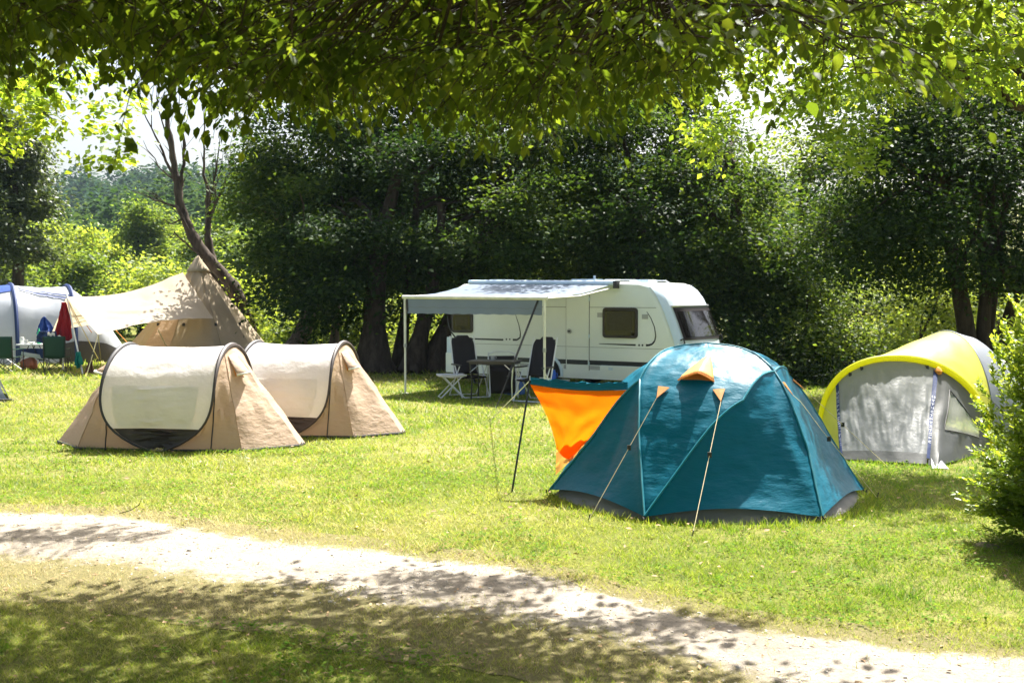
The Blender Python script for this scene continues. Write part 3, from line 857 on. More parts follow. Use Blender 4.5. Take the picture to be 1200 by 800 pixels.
# ------------------------------------------------------------------ yellow and grey dome tent
def yellow_tent():
    c = V(5.0, 15.2, 0)
    root = thing('arched_tent', 'yellow and grey dome tent with a bright yellow arch over its grey door', 'tent', c, 0)
    W_ = lambda p: p - c
    Fl, Fr = W_(G(966, 527)), W_(G(1164, 527))
    ap = W_(A(1049, 420, 14.75))
    def arch(Fa, Fb, Ap, p=.80, q=.92):
        """arch from foot Fa over apex Ap to foot Fb"""
        mid = (Fa + Fb) * .5
        def f(u):
            t = math.pi * u
            cx = -math.copysign(abs(math.cos(t)) ** q, math.cos(t)); sz = max(0, math.sin(t)) ** p
            base = mid + (Fb - Fa) * .5 * cx
            return base + (Ap - mid) * sz
        return f
    a0 = arch(Fl, Fr, ap)
    a1 = arch(W_(V(6.1, 17.8, 0)), W_(V(6.5, 14.95, 0)), W_(A(1110, 388, 16.35)), 1.0, 1.0)
    a2 = arch(W_(V(7.1, 18.1, 0)), W_(V(7.6, 15.9, 0)), W_(V(7.35, 17.0, .98)))
    def loft(fa, fb, sag, sd):
        def f(u, v):
            p_ = lerp(fa(u), fb(u), v); e = math.sin(math.pi * v)
            out = V(0, 0, 1)
            w = fbm((u * 5, v * 2, sd), 2, 3) * .022 * e
            return p_ + V(0, 0, (w - sag * e) * math.sin(math.pi * u))
        return f
    b = MB(); b.sheet(loft(a0, a1, -.02, 1), 48, 18); b.build('yellow_roof', 'yellow_fly', root)
    b = MB(); b.sheet(loft(a1, a2, -.14, 2), 48, 14); b.build('rear_roof', 'slate_fly', root)
    b = MB(); b.tube([a1(i / 50) + V(0, 0, .004) for i in range(51)], .012, 6); b.build('roof_seam', 'slate_fly', root)
    # flat yellow sleeve round the front arch
    def sleeve(u, v):
        p_ = a0(u); d = (p_ - V((Fl.x + Fr.x) / 2, p_.y, .3)); d.y = 0; d.normalize()
        t = 2 * math.pi * v
        return p_ + d * (.045 * math.cos(t) + .01) + V(0, .028 * math.sin(t) - .01, 0)
    b = MB(); b.sheet(sleeve, 64, 10); b.build('arch_sleeve', 'yellow_sleeve', root)
    # front wall slopes from the arch forward to the hem on the ground
    hem = [(0.0, W_(G(968, 532))), (.18, W_(G(985, 540))), (.62, W_(G(1083, 546))), (.70, W_(G(1098, 549))), (1.0, W_(G(1160, 530)))]
    def hem_at(u):
        for (u0, p0), (u1, p1) in zip(hem, hem[1:]):
            if u <= u1: return lerp(p0, p1, (u - u0) / (u1 - u0))
        return hem[-1][1]
    top_u = lambda u: a0(lerp(.06, .94, u)) - V(0, 0, .03)
    def front(u, v, off=0.0):
        # map so that the zip (u=.64) meets the arch at px ~1093
        a = top_u(np.interp(u, [0, .18, .64, 1], [.02, .22, .66, 1.0])); h = hem_at(np.interp(u, [0, .18, .64, 1], [0, .18, .64, 1])) + V(0, 0, .03)
        p_ = lerp(a, h, v); e = math.sin(math.pi * v)
        w = fbm((u * 16, v * 1.6, 4), 1.3, 3) * .05 * e + fbm((u * 40, v * 4, 9), 1, 2) * .012 * e
        return p_ + V(0, .01 * e - w - off, -.01 * e)
    b = MB(); b.sheet(lambda u, v: front(lerp(.18, .635, u), lerp(0, .90, v)), 64, 34); b.build('door', 'grey_fly', root)
    b = MB(); b.sheet(lambda u, v: front(lerp(0, .18, u), lerp(0, 1, v)), 12, 20); b.build('side_wedge', 'yellow_fly', root)
    b = MB(); b.sheet(lambda u, v: front(lerp(.02, .635, u), lerp(.90, 1, v), .006), 40, 4); b.build('door_valance', 'grey_dark', root)
    b = MB(); b.sheet(lambda u, v: front(lerp(.645, 1, u), lerp(.62, 1.0, v)), 18, 10); b.build('lower_panel', 'grey_dark', root)
    b = MB(); b.sheet(lambda u, v: front(lerp(.645, .72, u), lerp(.0, .62, v)), 6, 16); b.build('door_frame', 'grey_dark', root)
    b = MB(); b.sheet(lambda u, v: front(lerp(.72, .93, u), lerp(lerp(.16, .42, u), .62, v)), 12, 10); b.build('window_net', 'net_window', root)
    b = MB(); b.sheet(lambda u, v: front(lerp(.72, 1, u), lerp(0, lerp(.16, .42, min(1, u / .75)), v)), 14, 8); b.build('upper_panel', 'grey_dark', root)
    b = MB(); b.sheet(lambda u, v: front(lerp(.93, 1, u), lerp(.42, .62, v)), 4, 6); b.build('corner_panel', 'grey_dark', root)
    b = MB(); b.tube([front(.72, lerp(.16, .62, i / 10), .006) for i in range(11)] + [front(lerp(.72, .93, i / 8), .62, .006) for i in range(1, 9)] + [front(lerp(.93, .72, i / 8), lerp(.42, .16, i / 8), .006) for i in range(9)], .007, 5); b.build('window_hem', 'charcoal', root)
    # zips: navy tapes with pale lettering blocks
    for (uu, nm) in ((.64, 0), (.18, 1)):
        b = MB(); b.sheet(lambda u, v: front(lerp(uu - .010, uu + .010, u), lerp(.02, .94, v), .014), 3, 30); z = b.build('zip_tape', 'navy_cloth', root)
        # printed letters run down the tape; they read as small blurred strokes
        lt = MB(); rr = random.Random(3 + nm)
        v0, v1 = (.30, .80) if nm == 0 else (.12, .85)
        k = 13
        for i in range(k):
            va = lerp(v0, v1, i / k); vb = lerp(v0, v1, (i + .62) / k)
            strokes = rr.choice([[(0, 1, 0, .3), (0, 1, .7, 1)], [(0, .3, 0, 1), (.7, 1, 0, 1)], [(0, .3, 0, 1), (0, 1, 0, .3), (0, 1, .7, 1)], [(0, 1, .35, .65), (0, .3, 0, 1)], [(.35, .65, 0, 1), (0, 1, 0, .28)]])
            for (x0, x1, y0, y1) in strokes:
                f = lambda a_, b_: front(uu + lerp(-.0075, .0075, a_), lerp(va, vb, b_), .019)
                lt.add([f(x0, y0), f(x1, y0), f(x1, y1), f(x0, y1)], [(0, 1, 2, 3)])
        lt.build('lettering', 'lettering_white', z, smooth=False)
    # little toggles, orange tie, pegs and front guy
    for i, u in enumerate((.30, .36, .62)):
        b = MB(); b.box(top_u(u) - V(0, .03, .03), (.035, .03, .05)); b.build('toggle', 'charcoal', root)
    b = MB(); t = top_u(.665); b.lathe(t + V(0, -.06, -.09), [(.0, 0), (.045, .02), (.055, .06), (.03, .10), (0, .12)], 8); b.build('door_tie', 'orange_rope', root)
    for i in (1, 3):
        g = hem[i][1]; b = MB(); b.tube([g + V(0, -.02, .05), g + V(0, .04, -.08)], .007, 5); b.build('peg', 'alu', root)
    b = MB(); b.sheet(lambda u, v: lerp(lerp(front(.66, .93), front(.72, .95), u), lerp(W_(G(1092, 549)), W_(G(1112, 550)), u) + V(0, 0, .01), v), 4, 4); b.build('hem_flap', 'slate_fly', root)
    b = MB(); b.tube([front(.05, .55, .02), W_(G(1015, 522)) * .5 + front(.05, .55, .02) * .5, W_(G(1040, 549))], .005, 5)
yellow_tent()
# ------------------------------------------------------------------ caravan
CA = R(-34)
CU = V(math.cos(CA), math.sin(CA), 0); CN = V(-math.sin(CA), math.cos(CA), 0)   # along the side / away from the camera
CREAR = V(.46, 24.9, 0) - CU * 2.32
def S(px, py):
    """photograph point on the caravan's side plane -> local (x, z)"""
    d = ray(px, py); o = V(0, 0, CAM_H)
    t = (CREAR - o).dot(CN) / d.dot(CN)
    q = o + d * t
    return (q - CREAR).dot(CU), q.z
def caravan():
    root = thing('caravan', 'white touring caravan parked in the shade under the trees with its awning wound out', 'caravan', CREAR, CA)
    L = S(787, 415)[0] + .06
    base = [(0.02, .27, 0), (0, .6, 0), (0, 1.3, 0), (.02, 1.85, 0), (.07, 2.1, 0), (.17, 2.26, 0), (.36, 2.34, 0), (.8, 2.36, 0), (2, 2.37, 0), (3.4, 2.37, 0), (4.6, 2.365, .1), (L - .82, 2.35, .25), (L - .66, 2.30, .5), (L - .55, 2.2, .8), (L - .44, 2.02, 1), (L - .31, 1.77, 1), (L - .19, 1.48, 1), (L - .08, 1.18, 1), (L - .0, .9, 1), (L + .02, .7, 1), (L, .45, 1), (L - .06, .27, 1)]
    WY = 2.2
    def ring(y):
        t = abs(y - WY / 2) / (WY / 2)
        bul = .28 * (1 - t ** 5)
        e = max(0, t - .93) / .07
        out = []
        for (x, z, f) in base:
            inn = .05 * e ** 2
            xx = x + (inn if x < 1 and z < 2.33 else 0) + bul * f - inn * (f > .5)
            zz = z - (inn if z > 2.23 else 0)
            out.append(V(xx, y, zz))
        return out
    ys = [0, .012, .04, .08, .16, .3, .55, 1.1, 1.65, 1.9, 2.04, 2.12, 2.16, 2.188, 2.2]
    n_ = len(base); vs = []; fs = []
    for y in ys: vs += ring(y)
    for i in range(len(ys) - 1):
        for k in range(n_):
            k2 = (k + 1) % n_
            fs.append((i * n_ + k, i * n_ + k2, (i + 1) * n_ + k2, (i + 1) * n_ + k))
    b = MB(); b.add(vs, fs); b.add([vs[k] for k in range(n_)], [tuple(range(n_ - 1, -1, -1))])
    m0 = (len(ys) - 1) * n_; b.add([vs[m0 + k] for k in range(n_)], [tuple(range(n_))])
    body = b.build('body', 'van_white', root, weld=True, angle=32)
    def fp(yfrac_y, z, off):
        """point on the raked nose"""
        t = abs(yfrac_y - WY / 2) / (WY / 2); bul = .28 * (1 - t ** 5)
        x = float(np.interp(-z, [-q[1] for q in base[12:]], [q[0] for q in base[12:]]))
        f = float(np.interp(-z, [-q[1] for q in base[12:]], [q[2] for q in base[12:]]))
        return V(x + bul * f + off * .93, yfrac_y, z + off * .36)
    # moulded nose cap, trim and window
    b = MB(); b.sheet(lambda u, v: fp(lerp(.16, 2.04, v), lerp(2.28, .46, u), .006), 22, 22); b.build('nose_panel', 'van_front', root, angle=60)
    for y0, y1 in ((.02, .16), (2.04, 2.18)):
        b = MB(); b.sheet(lambda u, v: fp(lerp(y0, y1, v), lerp(2.31, .40, u), .016), 26, 4); b.build('nose_trim', 'van_trim', root, angle=60)
    b = MB(); b.sheet(lambda u, v: fp(lerp(.20, 2.02, v), lerp(1.82, 1.14, u), .020), 8, 20); f = b.build('front_window', 'window_frame', root)
    b = MB(); b.sheet(lambda u, v: fp(lerp(.26, 1.96, v), lerp(1.74, 1.20, u), .027), 8, 20); b.build('pane', 'dark_glass', f)
    b = MB(); b.tube([fp(lerp(.18, 2.04, i / 16), 1.85, .025) for i in range(17)], .022, 6); b.build('window_rail', 'alu', f)
    b = MB(); b.tube([fp(.12, 1.14, .03), fp(.14, 1.15, .085), fp(.14, 1.06, .085), fp(.12, 1.02, .03)], .018, 6); b.build('grab_handle', 'black_rubber', root)
    b = MB(); b.tube([fp(1.97, 1.18, .03), fp(1.94, 1.19, .085), fp(1.94, 1.10, .085), fp(1.97, 1.06, .03)], .018, 6); b.build('grab_handle', 'black_rubber', root)
    b = MB(); b.box((L + .2, 1.1, .58), (.25, 1.9, .10)); b.build('gas_locker_lip', 'van_grey', root)
    # drawbar
    b = MB(); b.tube([V(L - .1, .45, .36), V(L + 1.2, 1.1, .42)], .045, 6); b.tube([V(L - .1, 1.75, .36), V(L + 1.2, 1.1, .42)], .045, 6); b.tube([V(L + 1.1, 1.1, .42), V(L + 1.45, 1.1, .45)], .04, 6); b.tube([V(L + 1.0, 1.1, .42), V(L + 1.0, 1.1, 0.02)], .03, 6); b.build('drawbar', 'black_metal', root)
    # helpers on the flat side wall
    def rect(name, x0, z0, x1, z1, th, mat, parent=root, y=0):
        bb = MB(); bb.box(((x0 + x1) / 2, y - th / 2 + .001, (z0 + z1) / 2), (x1 - x0, th + .002, z1 - z0)); return bb.build(name, mat, parent, smooth=False)
    def rrect_pts(x0, z0, x1, z1, r, y, k=5):
        q = []
        for (cx, cz, a0) in ((x1 - r, z1 - r, 0), (x0 + r, z1 - r, 90), (x0 + r, z0 + r, 180), (x1 - r, z0 + r, 270)):
            for i in range(k + 1):
                a = R(a0 + 90 * i / k); q.append(V(cx + r * math.cos(a), y, cz + r * math.sin(a)))
        return q
    def rrect(name, x0, z0, x1, z1, r, y0, y1, mat, parent):
        a = rrect_pts(x0, z0, x1, z1, r, y0); c = rrect_pts(x0, z0, x1, z1, r, y1); k = len(a)
        bb = MB(); bb.add(a + c, [(i, (i + 1) % k, k + (i + 1) % k, k + i) for i in range(k)] + [tuple(range(k, 2 * k))]); return bb.build(name, mat, parent, angle=30)
    def outline(name, x0, z0, x1, z1, r, th, mat, parent):
        q = rrect_pts(x0, z0, x1, z1, r, -.002); bb = MB(); bb.tube(q + [q[0]], th, 5, cap=False); return bb.build(name, mat, parent)
    def window(px0, py0, px1, py1):
        x0, z1 = S(px0, py0); x1, z0 = S(px1, py1)
        f = rrect('window', x0, z0, x1, z1, .07, 0, -.035, 'window_frame', root)
        rrect('pane', x0 + .055, z0 + .055, x1 - .055, z1 - .055, .05, -.03, -.042, 'dark_glass', f)
        bb = MB()
        k = 9
        bb.sheet(lambda u, v: V(lerp(x0 + .12, x1 - .12, u), -.0435 - .0012 * math.cos(u * k * 6.283), lerp(z0 + .16, z1 - .10, v)), 54, 1); bb.build('curtain', 'curtain', f)
        rrect('catch', (x0 + x1) / 2 - .05, z0 + .015, (x0 + x1) / 2 + .05, z0 + .04, .01, -.03, -.05, 'black_rubber', f)
    window(707, 360.5, 747.5, 396.5); window(530, 366, 554.5, 390)
    # seams and panels
    zb = S(700, 360)[1]
    rect('belt_seam', .02, zb - .006, L - .42, zb + .006, .003, 'van_seam')
    z2 = S(640, 405)[1]
    rect('lower_seam', .02, z2 - .004, L - .1, z2 + .004, .003, 'van_seam')
    xs0, zs0 = S(512, 415.5); xs1, zs1 = S(752, 428.5)
    zt = S(700, 425)[1]
    rect('dark_stripe', .02, zt - .05, L - .03, zt + .05, .004, 'decal_black')
    rect('skirt_panel', .03, .47, S(641, 440)[0] - .48, zt - .07, .006, 'van_grey')
    rect('skirt_panel', S(641, 440)[0] + .44, .47, L - .06, zt - .07, .006, 'van_grey')
    rect('sill', .03, .27, L - .06, .45, .012, 'van_white')
    # door
    dx0, dz1 = S(664, 343.5); dx1, _ = S(690.5, 345); dz0 = .36
    d = rrect('door', dx0, dz0, dx1, dz1, .05, 0, -.018, 'van_white', root)
    outline('door_seal', dx0 - .004, dz0, dx1 + .004, dz1, .05, .012, 'van_seam', d)
    rect('door_stripe', dx0 + .02, zt - .05, dx1 - .02, zt + .05, .003, 'decal_black', d, -.019)
    rect('door_split', dx0 + .01, S(675, 406)[1] - .004, dx1 - .01, S(675, 406)[1] + .004, .002, 'van_seam', d, -.019)
    hx, hz = S(668, 388); bb = MB(); bb.disc((hx, -.028, hz), (0, 1, 0), .055, .02, 16); h = bb.build('handle', 'van_grey', d); bb = MB(); bb.box((hx, -.042, hz), (.06, .012, .03)); bb.build('latch', 'black_rubber', h)
    for zz in (2.0, 1.2, .6):
        bb = MB(); bb.tube([V(dx1 + .012, -.025, zz - .04), V(dx1 + .012, -.025, zz + .04)], .014, 6); bb.build('hinge', 'van_trim', d)
    # black swoosh decals ending in two dots
    def swoosh(pts, name='decal', r=.017):
        q = [V(*(lambda s: (s[0], -.004, s[1]))(S(*p_))) for p_ in pts]
        bb = MB()
        for a, c2, wa, wc in zip(q, q[1:], r, r[1:]):
            dn = (c2 - a).normalized(); nn = V(-dn.z, 0, dn.x)
            bb.add([a + nn * wa, a - nn * wa, c2 - nn * wc, c2 + nn * wc], [(0, 1, 2, 3)])
        o_ = bb.build(name, 'decal_black', root, smooth=False); return o_
    def sw(pts, w0, w1): return swoosh(pts, r=[lerp(w0, w1, i / (len(pts) - 1)) for i in range(len(pts))])
    sw([(758, 365), (763, 373), (767, 383), (768.5, 393), (767.5, 399), (764.5, 403), (760, 404.5), (757, 404.3)], .006, .024)
    sw([(702, 402.6), (745, 404.2)], .006, .02)
    for px in (749, 753): sw([(px - .9, 404.3), (px + .9, 404.4)], .02, .02)
    sw([(524, 370), (525.5, 380), (529, 389), (534, 395.8)], .008, .022)
    sw([(540, 396.5), (590, 398)], .015, .02)
    for px in (536.5, 593.5, 597.5): sw([(px - .8, 397.4), (px + .8, 397.4)], .018, .018)
    sw([(601, 398), (606, 398), (609.5, 395.5), (610, 390), (608, 380), (604, 368)], .024, .006)
    for (px, py) in ((703.5, 369), (756, 371)):
        x, z = S(px, py); rect('vent_grille', x - .07, z - .05, x + .07, z + .05, .01, 'van_grey')
    # service hatches
    x0, z1 = S(703.5, 428); x1 = L - .12
    h = rect('service_hatch', x0, .36, x1, z1, .014, 'van_white'); outline('hatch_seal', x0, .36, x1, z1, .02, .010, 'van_trim', h)
    lx, lz = S(716, 432); rect('lock', lx - .05, lz - .03, lx + .05, lz + .03, .012, 'van_trim', h, -.014)
    x0, z1 = S(523, 413); x1, z0 = S(537.5, 436)
    h = rect('service_hatch', x0, z0, x1, z1, .014, 'van_white'); outline('hatch_seal', x0, z0, x1, z1, .02, .012, 'van_trim', h)
    # wheel and arch
    wx, _ = S(641, 447)
    bb = MB(); q = [V(wx + .40 * math.cos(t), -.016, .34 + .40 * math.sin(t)) for t in np.linspace(-.1, math.pi + .1, 25)]
    bb.add(q, [tuple(range(25))]); a = bb.build('wheel_arch', 'black_rubber', root, smooth=False)
    bb = MB(); bb.tube([V(p_.x, -.02, p_.z) for p_ in q], .035, 6); bb.build('arch_trim', 'van_trim', a)
    for yy in (.14, WY - .14):
        bb = MB(); bb.disc((wx, yy - .08 if yy < 1 else yy, .31), (0, 1, 0), .31, .18, 28); w = bb.build('wheel', 'black_rubber', root)
        bb = MB(); bb.disc((wx, yy - .17 if yy < 1 else yy + .1, .31), (0, 1, 0), .19, .02, 20); bb.build('rim', 'alu', w)
    # roof fittings
    for (x0, w, y, h_) in ((.55, .5, .75, .10), (2.6, .7, 1.1, .10), (4.35, .5, .7, .07)):
        bb = MB(); q = rrect_pts(x0, 0, x0 + w, .5, .06, 0); k = len(q)
        lo = [V(p_.x, y + p_.z, 2.355) for p_ in q]; hi = [V(lerp(x0 + w / 2, p_.x, .9), y + .25 + (p_.z - .25) * .9, 2.355 + h_) for p_ in q]
        bb.add(lo + hi, [(i, (i + 1) % k, k + (i + 1) % k, k + i) for i in range(k)] + [tuple(range(k, 2 * k))]); bb.build('roof_light', 'van_trim', root, angle=30)
    bb = MB(); bb.tube([V(3.0, 1.6, 2.34), V(3.0, 1.6, 2.54)], .03, 8); bb.build('flue', 'van_trim', root)
    for yy in (.35, 1.85):
        bb = MB(); bb.tube([V(3.9, yy, 2.37), V(4.0, yy, 2.42), V(4.7, yy, 2.41), V(4.85, yy, 2.33)], .018, 6); bb.build('roof_rail', 'white_metal', root)
    # rear corner: bumper with lamp cluster, grey post and jockey legs
    bb = MB(); bb.box((-.06, .1, .72), (.12, .14, .75)); r_ = bb.build('rear_corner', 'van_trim', root, smooth=False)
    bb = MB(); bb.box((-.125, .1, .80), (.02, .10, .30)); bb.build('rear_lamp', 'lamp_red', r_)
    bb = MB(); bb.box((-.05, 1.1, .42), (.12, 2.1, .22)); bb.build('bumper', 'van_white', root, smooth=False)
    for x in (.35, L - .5):
        bb = MB(); bb.tube([V(x, .35, .3), V(x + .15, .3, .02)], .03, 6); bb.box((x + .15, .3, .01), (.14, .14, .02)); bb.build('corner_leg', 'black_metal', root)
    # underside
    bb = MB(); bb.box((L / 2, 1.1, .30), (L - .3, 1.9, .10)); bb.build('chassis', 'black_metal', root)
    return root
caravan()

# ------------------------------------------------------------------ awning
def awning():
    lf = G(475, 461); rf = G(638, 471.7)
    xr0 = .66; xr1 = S(717, 330)[0]
    ra = CREAR + CU * xr0 - CN * .05 + V(0, 0, 2.35); rb = CREAR + CU * xr1 - CN * .05 + V(0, 0, 2.31)
    la = V(lf.x, lf.y, A(476, 348, lf.y).z); lb = V(rf.x, rf.y, A(638, 349.5, rf.y).z)
    root = thing('awning', 'grey wind-out awning on two white legs along the side of the caravan', 'awning', (lf.x, lf.y, 0), CA)
    def roof(u, v):
        p_ = lerp(lerp(ra, rb, u), lerp(la, lb, u), v)
        return p_ - V(0, 0, .05 * math.sin(math.pi * v) * (1 - .3 * math.sin(math.pi * u))) + V(0, 0, fbm((u * 3, v * 4, 2), 1.5) * .02 * math.sin(math.pi * v))
    b = MB(); b.sheet(roof, 30, 16); b.build('canopy', 'awning_cloth', root, world=True)
    fw = (lb - la).normalized(); out = V(fw.y, -fw.x, 0)
    b = MB(); b.tube([la - fw * .06, lb + fw * .06], .038, 8); b.build('front_bar', 'cream_metal', root, world=True)
    zz = A(530, 367, lf.y - .5).z
    def val(u, v):
        p_ = lerp(la, lb, lerp(.02, .985, u)); low = zz - .01 + .005 * math.sin(u * math.pi * 22)
        return V(p_.x, p_.y, lerp(p_.z - .03, low, v)) + out * (.012 * math.sin(u * 26) * v)
    b = MB(); b.sheet(val, 132, 4); b.build('valance', 'awning_cloth', root, world=True)
    def hem(u, v):
        p_ = val(u, lerp(.56, .60, v) if v < 1 else .60); return p_ + out * .008 + V(0, 0, .012 * math.sin(u * math.pi * 22) * .6)
    b = MB(); b.sheet(hem, 132, 1); b.build('valance_seam', 'slate_fly', root, world=True)
    for (f, t, s) in ((lf, la, -1), (rf, lb, 1)):
        b = MB(); b.tube([V(f.x, f.y, .01), V(f.x, f.y, 1.1)], .022, 8); b.tube([V(f.x, f.y, 1.05), V(t.x, t.y, t.z)], .027, 8); b.box((f.x, f.y, .008), (.12, .10, .016)); lg = b.build('leg', 'cream_metal', root, world=True)
        b = MB(); b.tube([V(f.x, f.y, .98), V(f.x, f.y, 1.06)], .034, 8); b.build('leg_clamp', 'van_grey', lg, world=True)
    for (p0, p1) in ((ra, la), (rb, lb)):
        m_ = (p0 + p1) * .5 - V(0, 0, .10)
        b = MB(); b.tube([p0 - V(0, 0, .08), m_, p1], .022, 6); b.build('support_arm', 'cream_metal', root, world=True)
    b = MB(); b.tube([ra + V(0, 0, .03) - CU * .05, rb + V(0, 0, .03) + CU * .12], .06, 10); b.build('roller_case', 'van_trim', root, world=True)
    b = MB(); b.box(rb + CU * .14, (.08, .16, .16), CA); b.build('end_cap', 'charcoal', root, world=True)
    # black storm straps
    def strap(a, e, w):
        d_ = (e - a).normalized(); sd = d_.cross(V(0, 1, 0)).normalized() * w
        m_ = lerp(a, e, .72)
        b = MB(); b.tube([a, m_], w, 4); b.tube([m_, e], w * .45, 4)
        s_ = b.build('storm_strap', 'black_rubber', root, world=True)
        b = MB(); b.box(lerp(a, e, .60), (.06, .04, .10)); b.build('buckle', 'black_metal', s_, world=True)
        b = MB(); b.tube([e + V(0, 0, .06), e - V(0, 0, .08)], .008, 5); b.build('peg', 'alu', s_, world=True)
    strap(lerp(la, lb, .955) - V(0, 0, .05), G(581, 479), .026)
    b = MB(); b.tube([lerp(la, lb, .015) - V(0, 0, .06), lerp(la, lb, .02) - V(0, 0, .30)], .03, 6); b.build('strap_bag', 'charcoal', root, world=True)
awning()

# ------------------------------------------------------------------ furniture under the awning
def recliner(loc, rotz, label, lean=.36, footrest=False):
    """folding camping recliner; local +Y is the way it faces"""
    root = thing('reclining_chair', label, 'chair', loc, rotz, 'dark reclining chairs under the awning')
    w = .27
    zs = .44
    def back(u, v):
        x = lerp(-w + .02, w - .02, u); h = lerp(.02, .80, v)
        cut = .0 if v < .85 else (v - .85) / .15 * .05 * (1 if abs(u - .5) > .3 else 0)
        return V(x * (1 - .12 * max(0, v - .8) / .2), -.20 - lean * h - .05 * math.sin(math.pi * u), zs + h - cut)
    b = MB(); b.sheet(back, 10, 14); b.build('backrest', 'black_mesh_cloth', root, solid=.02)
    b = MB(); b.sheet(lambda u, v: V(lerp(-w + .02, w - .02, u), lerp(-.2, .26, v), zs - .01 - .04 * math.sin(math.pi * v)), 8, 8); b.build('seat', 'black_mesh_cloth', root, solid=.02)
    for s in (-1, 1):
        b = MB(); b.tube([V(s * w, .26, zs), V(s * w, -.2, zs), V(s * w * .98, -.2 - lean * .8, zs + .8)], .015, 6); b.build('side_rail', 'white_metal', root)
        b = MB(); b.tube([V(s * (w + .03), .30, .015), V(s * (w + .03), -.10, zs + .22)], .014, 6); b.tube([V(s * (w + .03), -.40, .015), V(s * (w + .03), .16, zs + .20)], .014, 6); b.build('leg_frame', 'white_metal', root)
        b = MB(); b.box((s * (w + .035), .0, zs + .23), (.05, .46, .025)); b.build('armrest', 'charcoal', root)
    b = MB(); b.tube([V(-w - .03, .30, .02), V(w + .03, .30, .02)], .014, 6); b.tube([V(-w - .03, -.40, .02), V(w + .03, -.40, .02)], .014, 6); b.build('foot_bar', 'white_metal', root)
    b = MB(); b.tube([back(u / 10, 1) for u in range(11)], .014, 6); b.build('head_rail', 'charcoal', root)
    return root
def dcam(p): return V(p.x, p.y, 0)
recliner(dcam(G(551, 465)), R(205), 'dark reclining chair with pale frame at the rear end of the caravan, beside the footstool', .30)
recliner(dcam(G(626, 470.5)) + V(0, .1, 0), R(150), 'dark reclining chair with pale frame standing behind the white awning leg, near the door', .34)
def low_chair():
    g = dcam(G(588, 467)) + V(0, .45, 0)
    root = thing('folding_chair', 'folded dark camping chair with white tubes leaning behind the black table', 'chair', g, R(190), 'dark reclining chairs under the awning')
    b = MB(); b.sheet(lambda u, v: V(lerp(-.26, .26, u), .1 - .12 * v, lerp(.1, .84, v)), 8, 8); b.build('backrest', 'black_mesh_cloth', root, solid=.02)
    b = MB(); b.sheet(lambda u, v: V(lerp(-.25, .25, u), .16 - .06 * v, lerp(.08, .6, v)), 8, 6); b.build('seat', 'black_mesh_cloth', root, solid=.02)
    for s in (-1, 1):
        b = MB(); b.tube([V(s * .28, .24, .02), V(s * .28, -.02, .88)], .015, 6); b.build('side_rail', 'white_metal', root)
        b = MB(); b.tube([V(s * .30, -.10, .02), V(s * .30, .12, .92)], .013, 6); b.build('leg_frame', 'white_metal', root)
    b = MB(); b.tube([V(-.28, -.02, .88), V(-.14, -.03, .93), V(.14, -.03, .93), V(.28, -.02, .88)], .014, 6); b.build('head_rail', 'white_metal', root)
low_chair()
def footstool():
    g = dcam(G(529, 466))
    root = thing('footstool', 'small white framed footstool in front of the chair at the caravan rear', 'footstool', g, R(12))
    b = MB(); b.sheet(lambda u, v: V(lerp(-.28, .28, u), lerp(-.2, .2, v), .46 - .03 * math.sin(math.pi * u)), 8, 6); b.build('seat', 'white_flap', root, solid=.025)
    for s in (-1, 1):
        b = MB(); b.tube([V(-.24, s * .2, .015), V(.20, s * .2, .46)], .013, 6); b.build('leg', 'white_metal', root)
        b = MB(); b.tube([V(.24, s * .2, .015), V(-.20, s * .2, .46)], .013, 6); b.build('leg', 'white_metal', root)
        b = MB(); b.tube([V(-.28, s * .21, .47), V(.28, s * .21, .47)], .014, 6); b.build('rail', 'white_metal', root)
    b = MB(); b.tube([V(.24, -.2, .02), V(.24, .2, .02)], .013, 6); b.tube([V(-.24, -.2, .02), V(-.24, .2, .02)], .013, 6); b.build('foot_bar', 'white_metal', root)
footstool()
def black_table():
    g = dcam(G(577, 469))
    root = thing('camping_table', 'black folding camping table between the two reclining chairs', 'table', g, R(-14))
    b = MB(); b.box((0, .2, .77), (1.0, .62, .03)); b.build('tabletop', 'table_top', root, smooth=False)
    b = MB(); b.box((0, .2, .735), (.92, .54, .035)); b.build('frame', 'black_metal', root, smooth=False)
    for sx in (-1, 1):
        for sy in (-1, 1):
            b = MB(); b.tube([V(sx * .44, .2 + sy * .26, .73), V(sx * (.44 - .03), .2 + sy * .25, .36), V(sx * .42, .2 + sy * .26, .01)], .014, 6); b.build('leg', 'alu' if sx > 0 else 'black_metal', root)
        b = MB(); b.tube([V(sx * .44, .2 - .26, .56), V(sx * .24, .2 - .24, .73)], .010, 5); b.build('brace', 'alu', root)
    t = thing('mug', 'small grey mug standing on the black camping table', 'mug', g + V(.0, .25, .786), 0)
    b = MB(); b.lathe((0, 0, 0), [(.035, 0), (.04, .01), (.042, .09), (.036, .09), (.034, .02)], 12); b.build('cup', 'van_grey', t)
    b = MB(); b.tube([V(.04, 0, .075), V(.07, 0, .065), V(.07, 0, .035), V(.04, 0, .02)], .006, 5); b.build('handle', 'van_grey', t)
black_table()
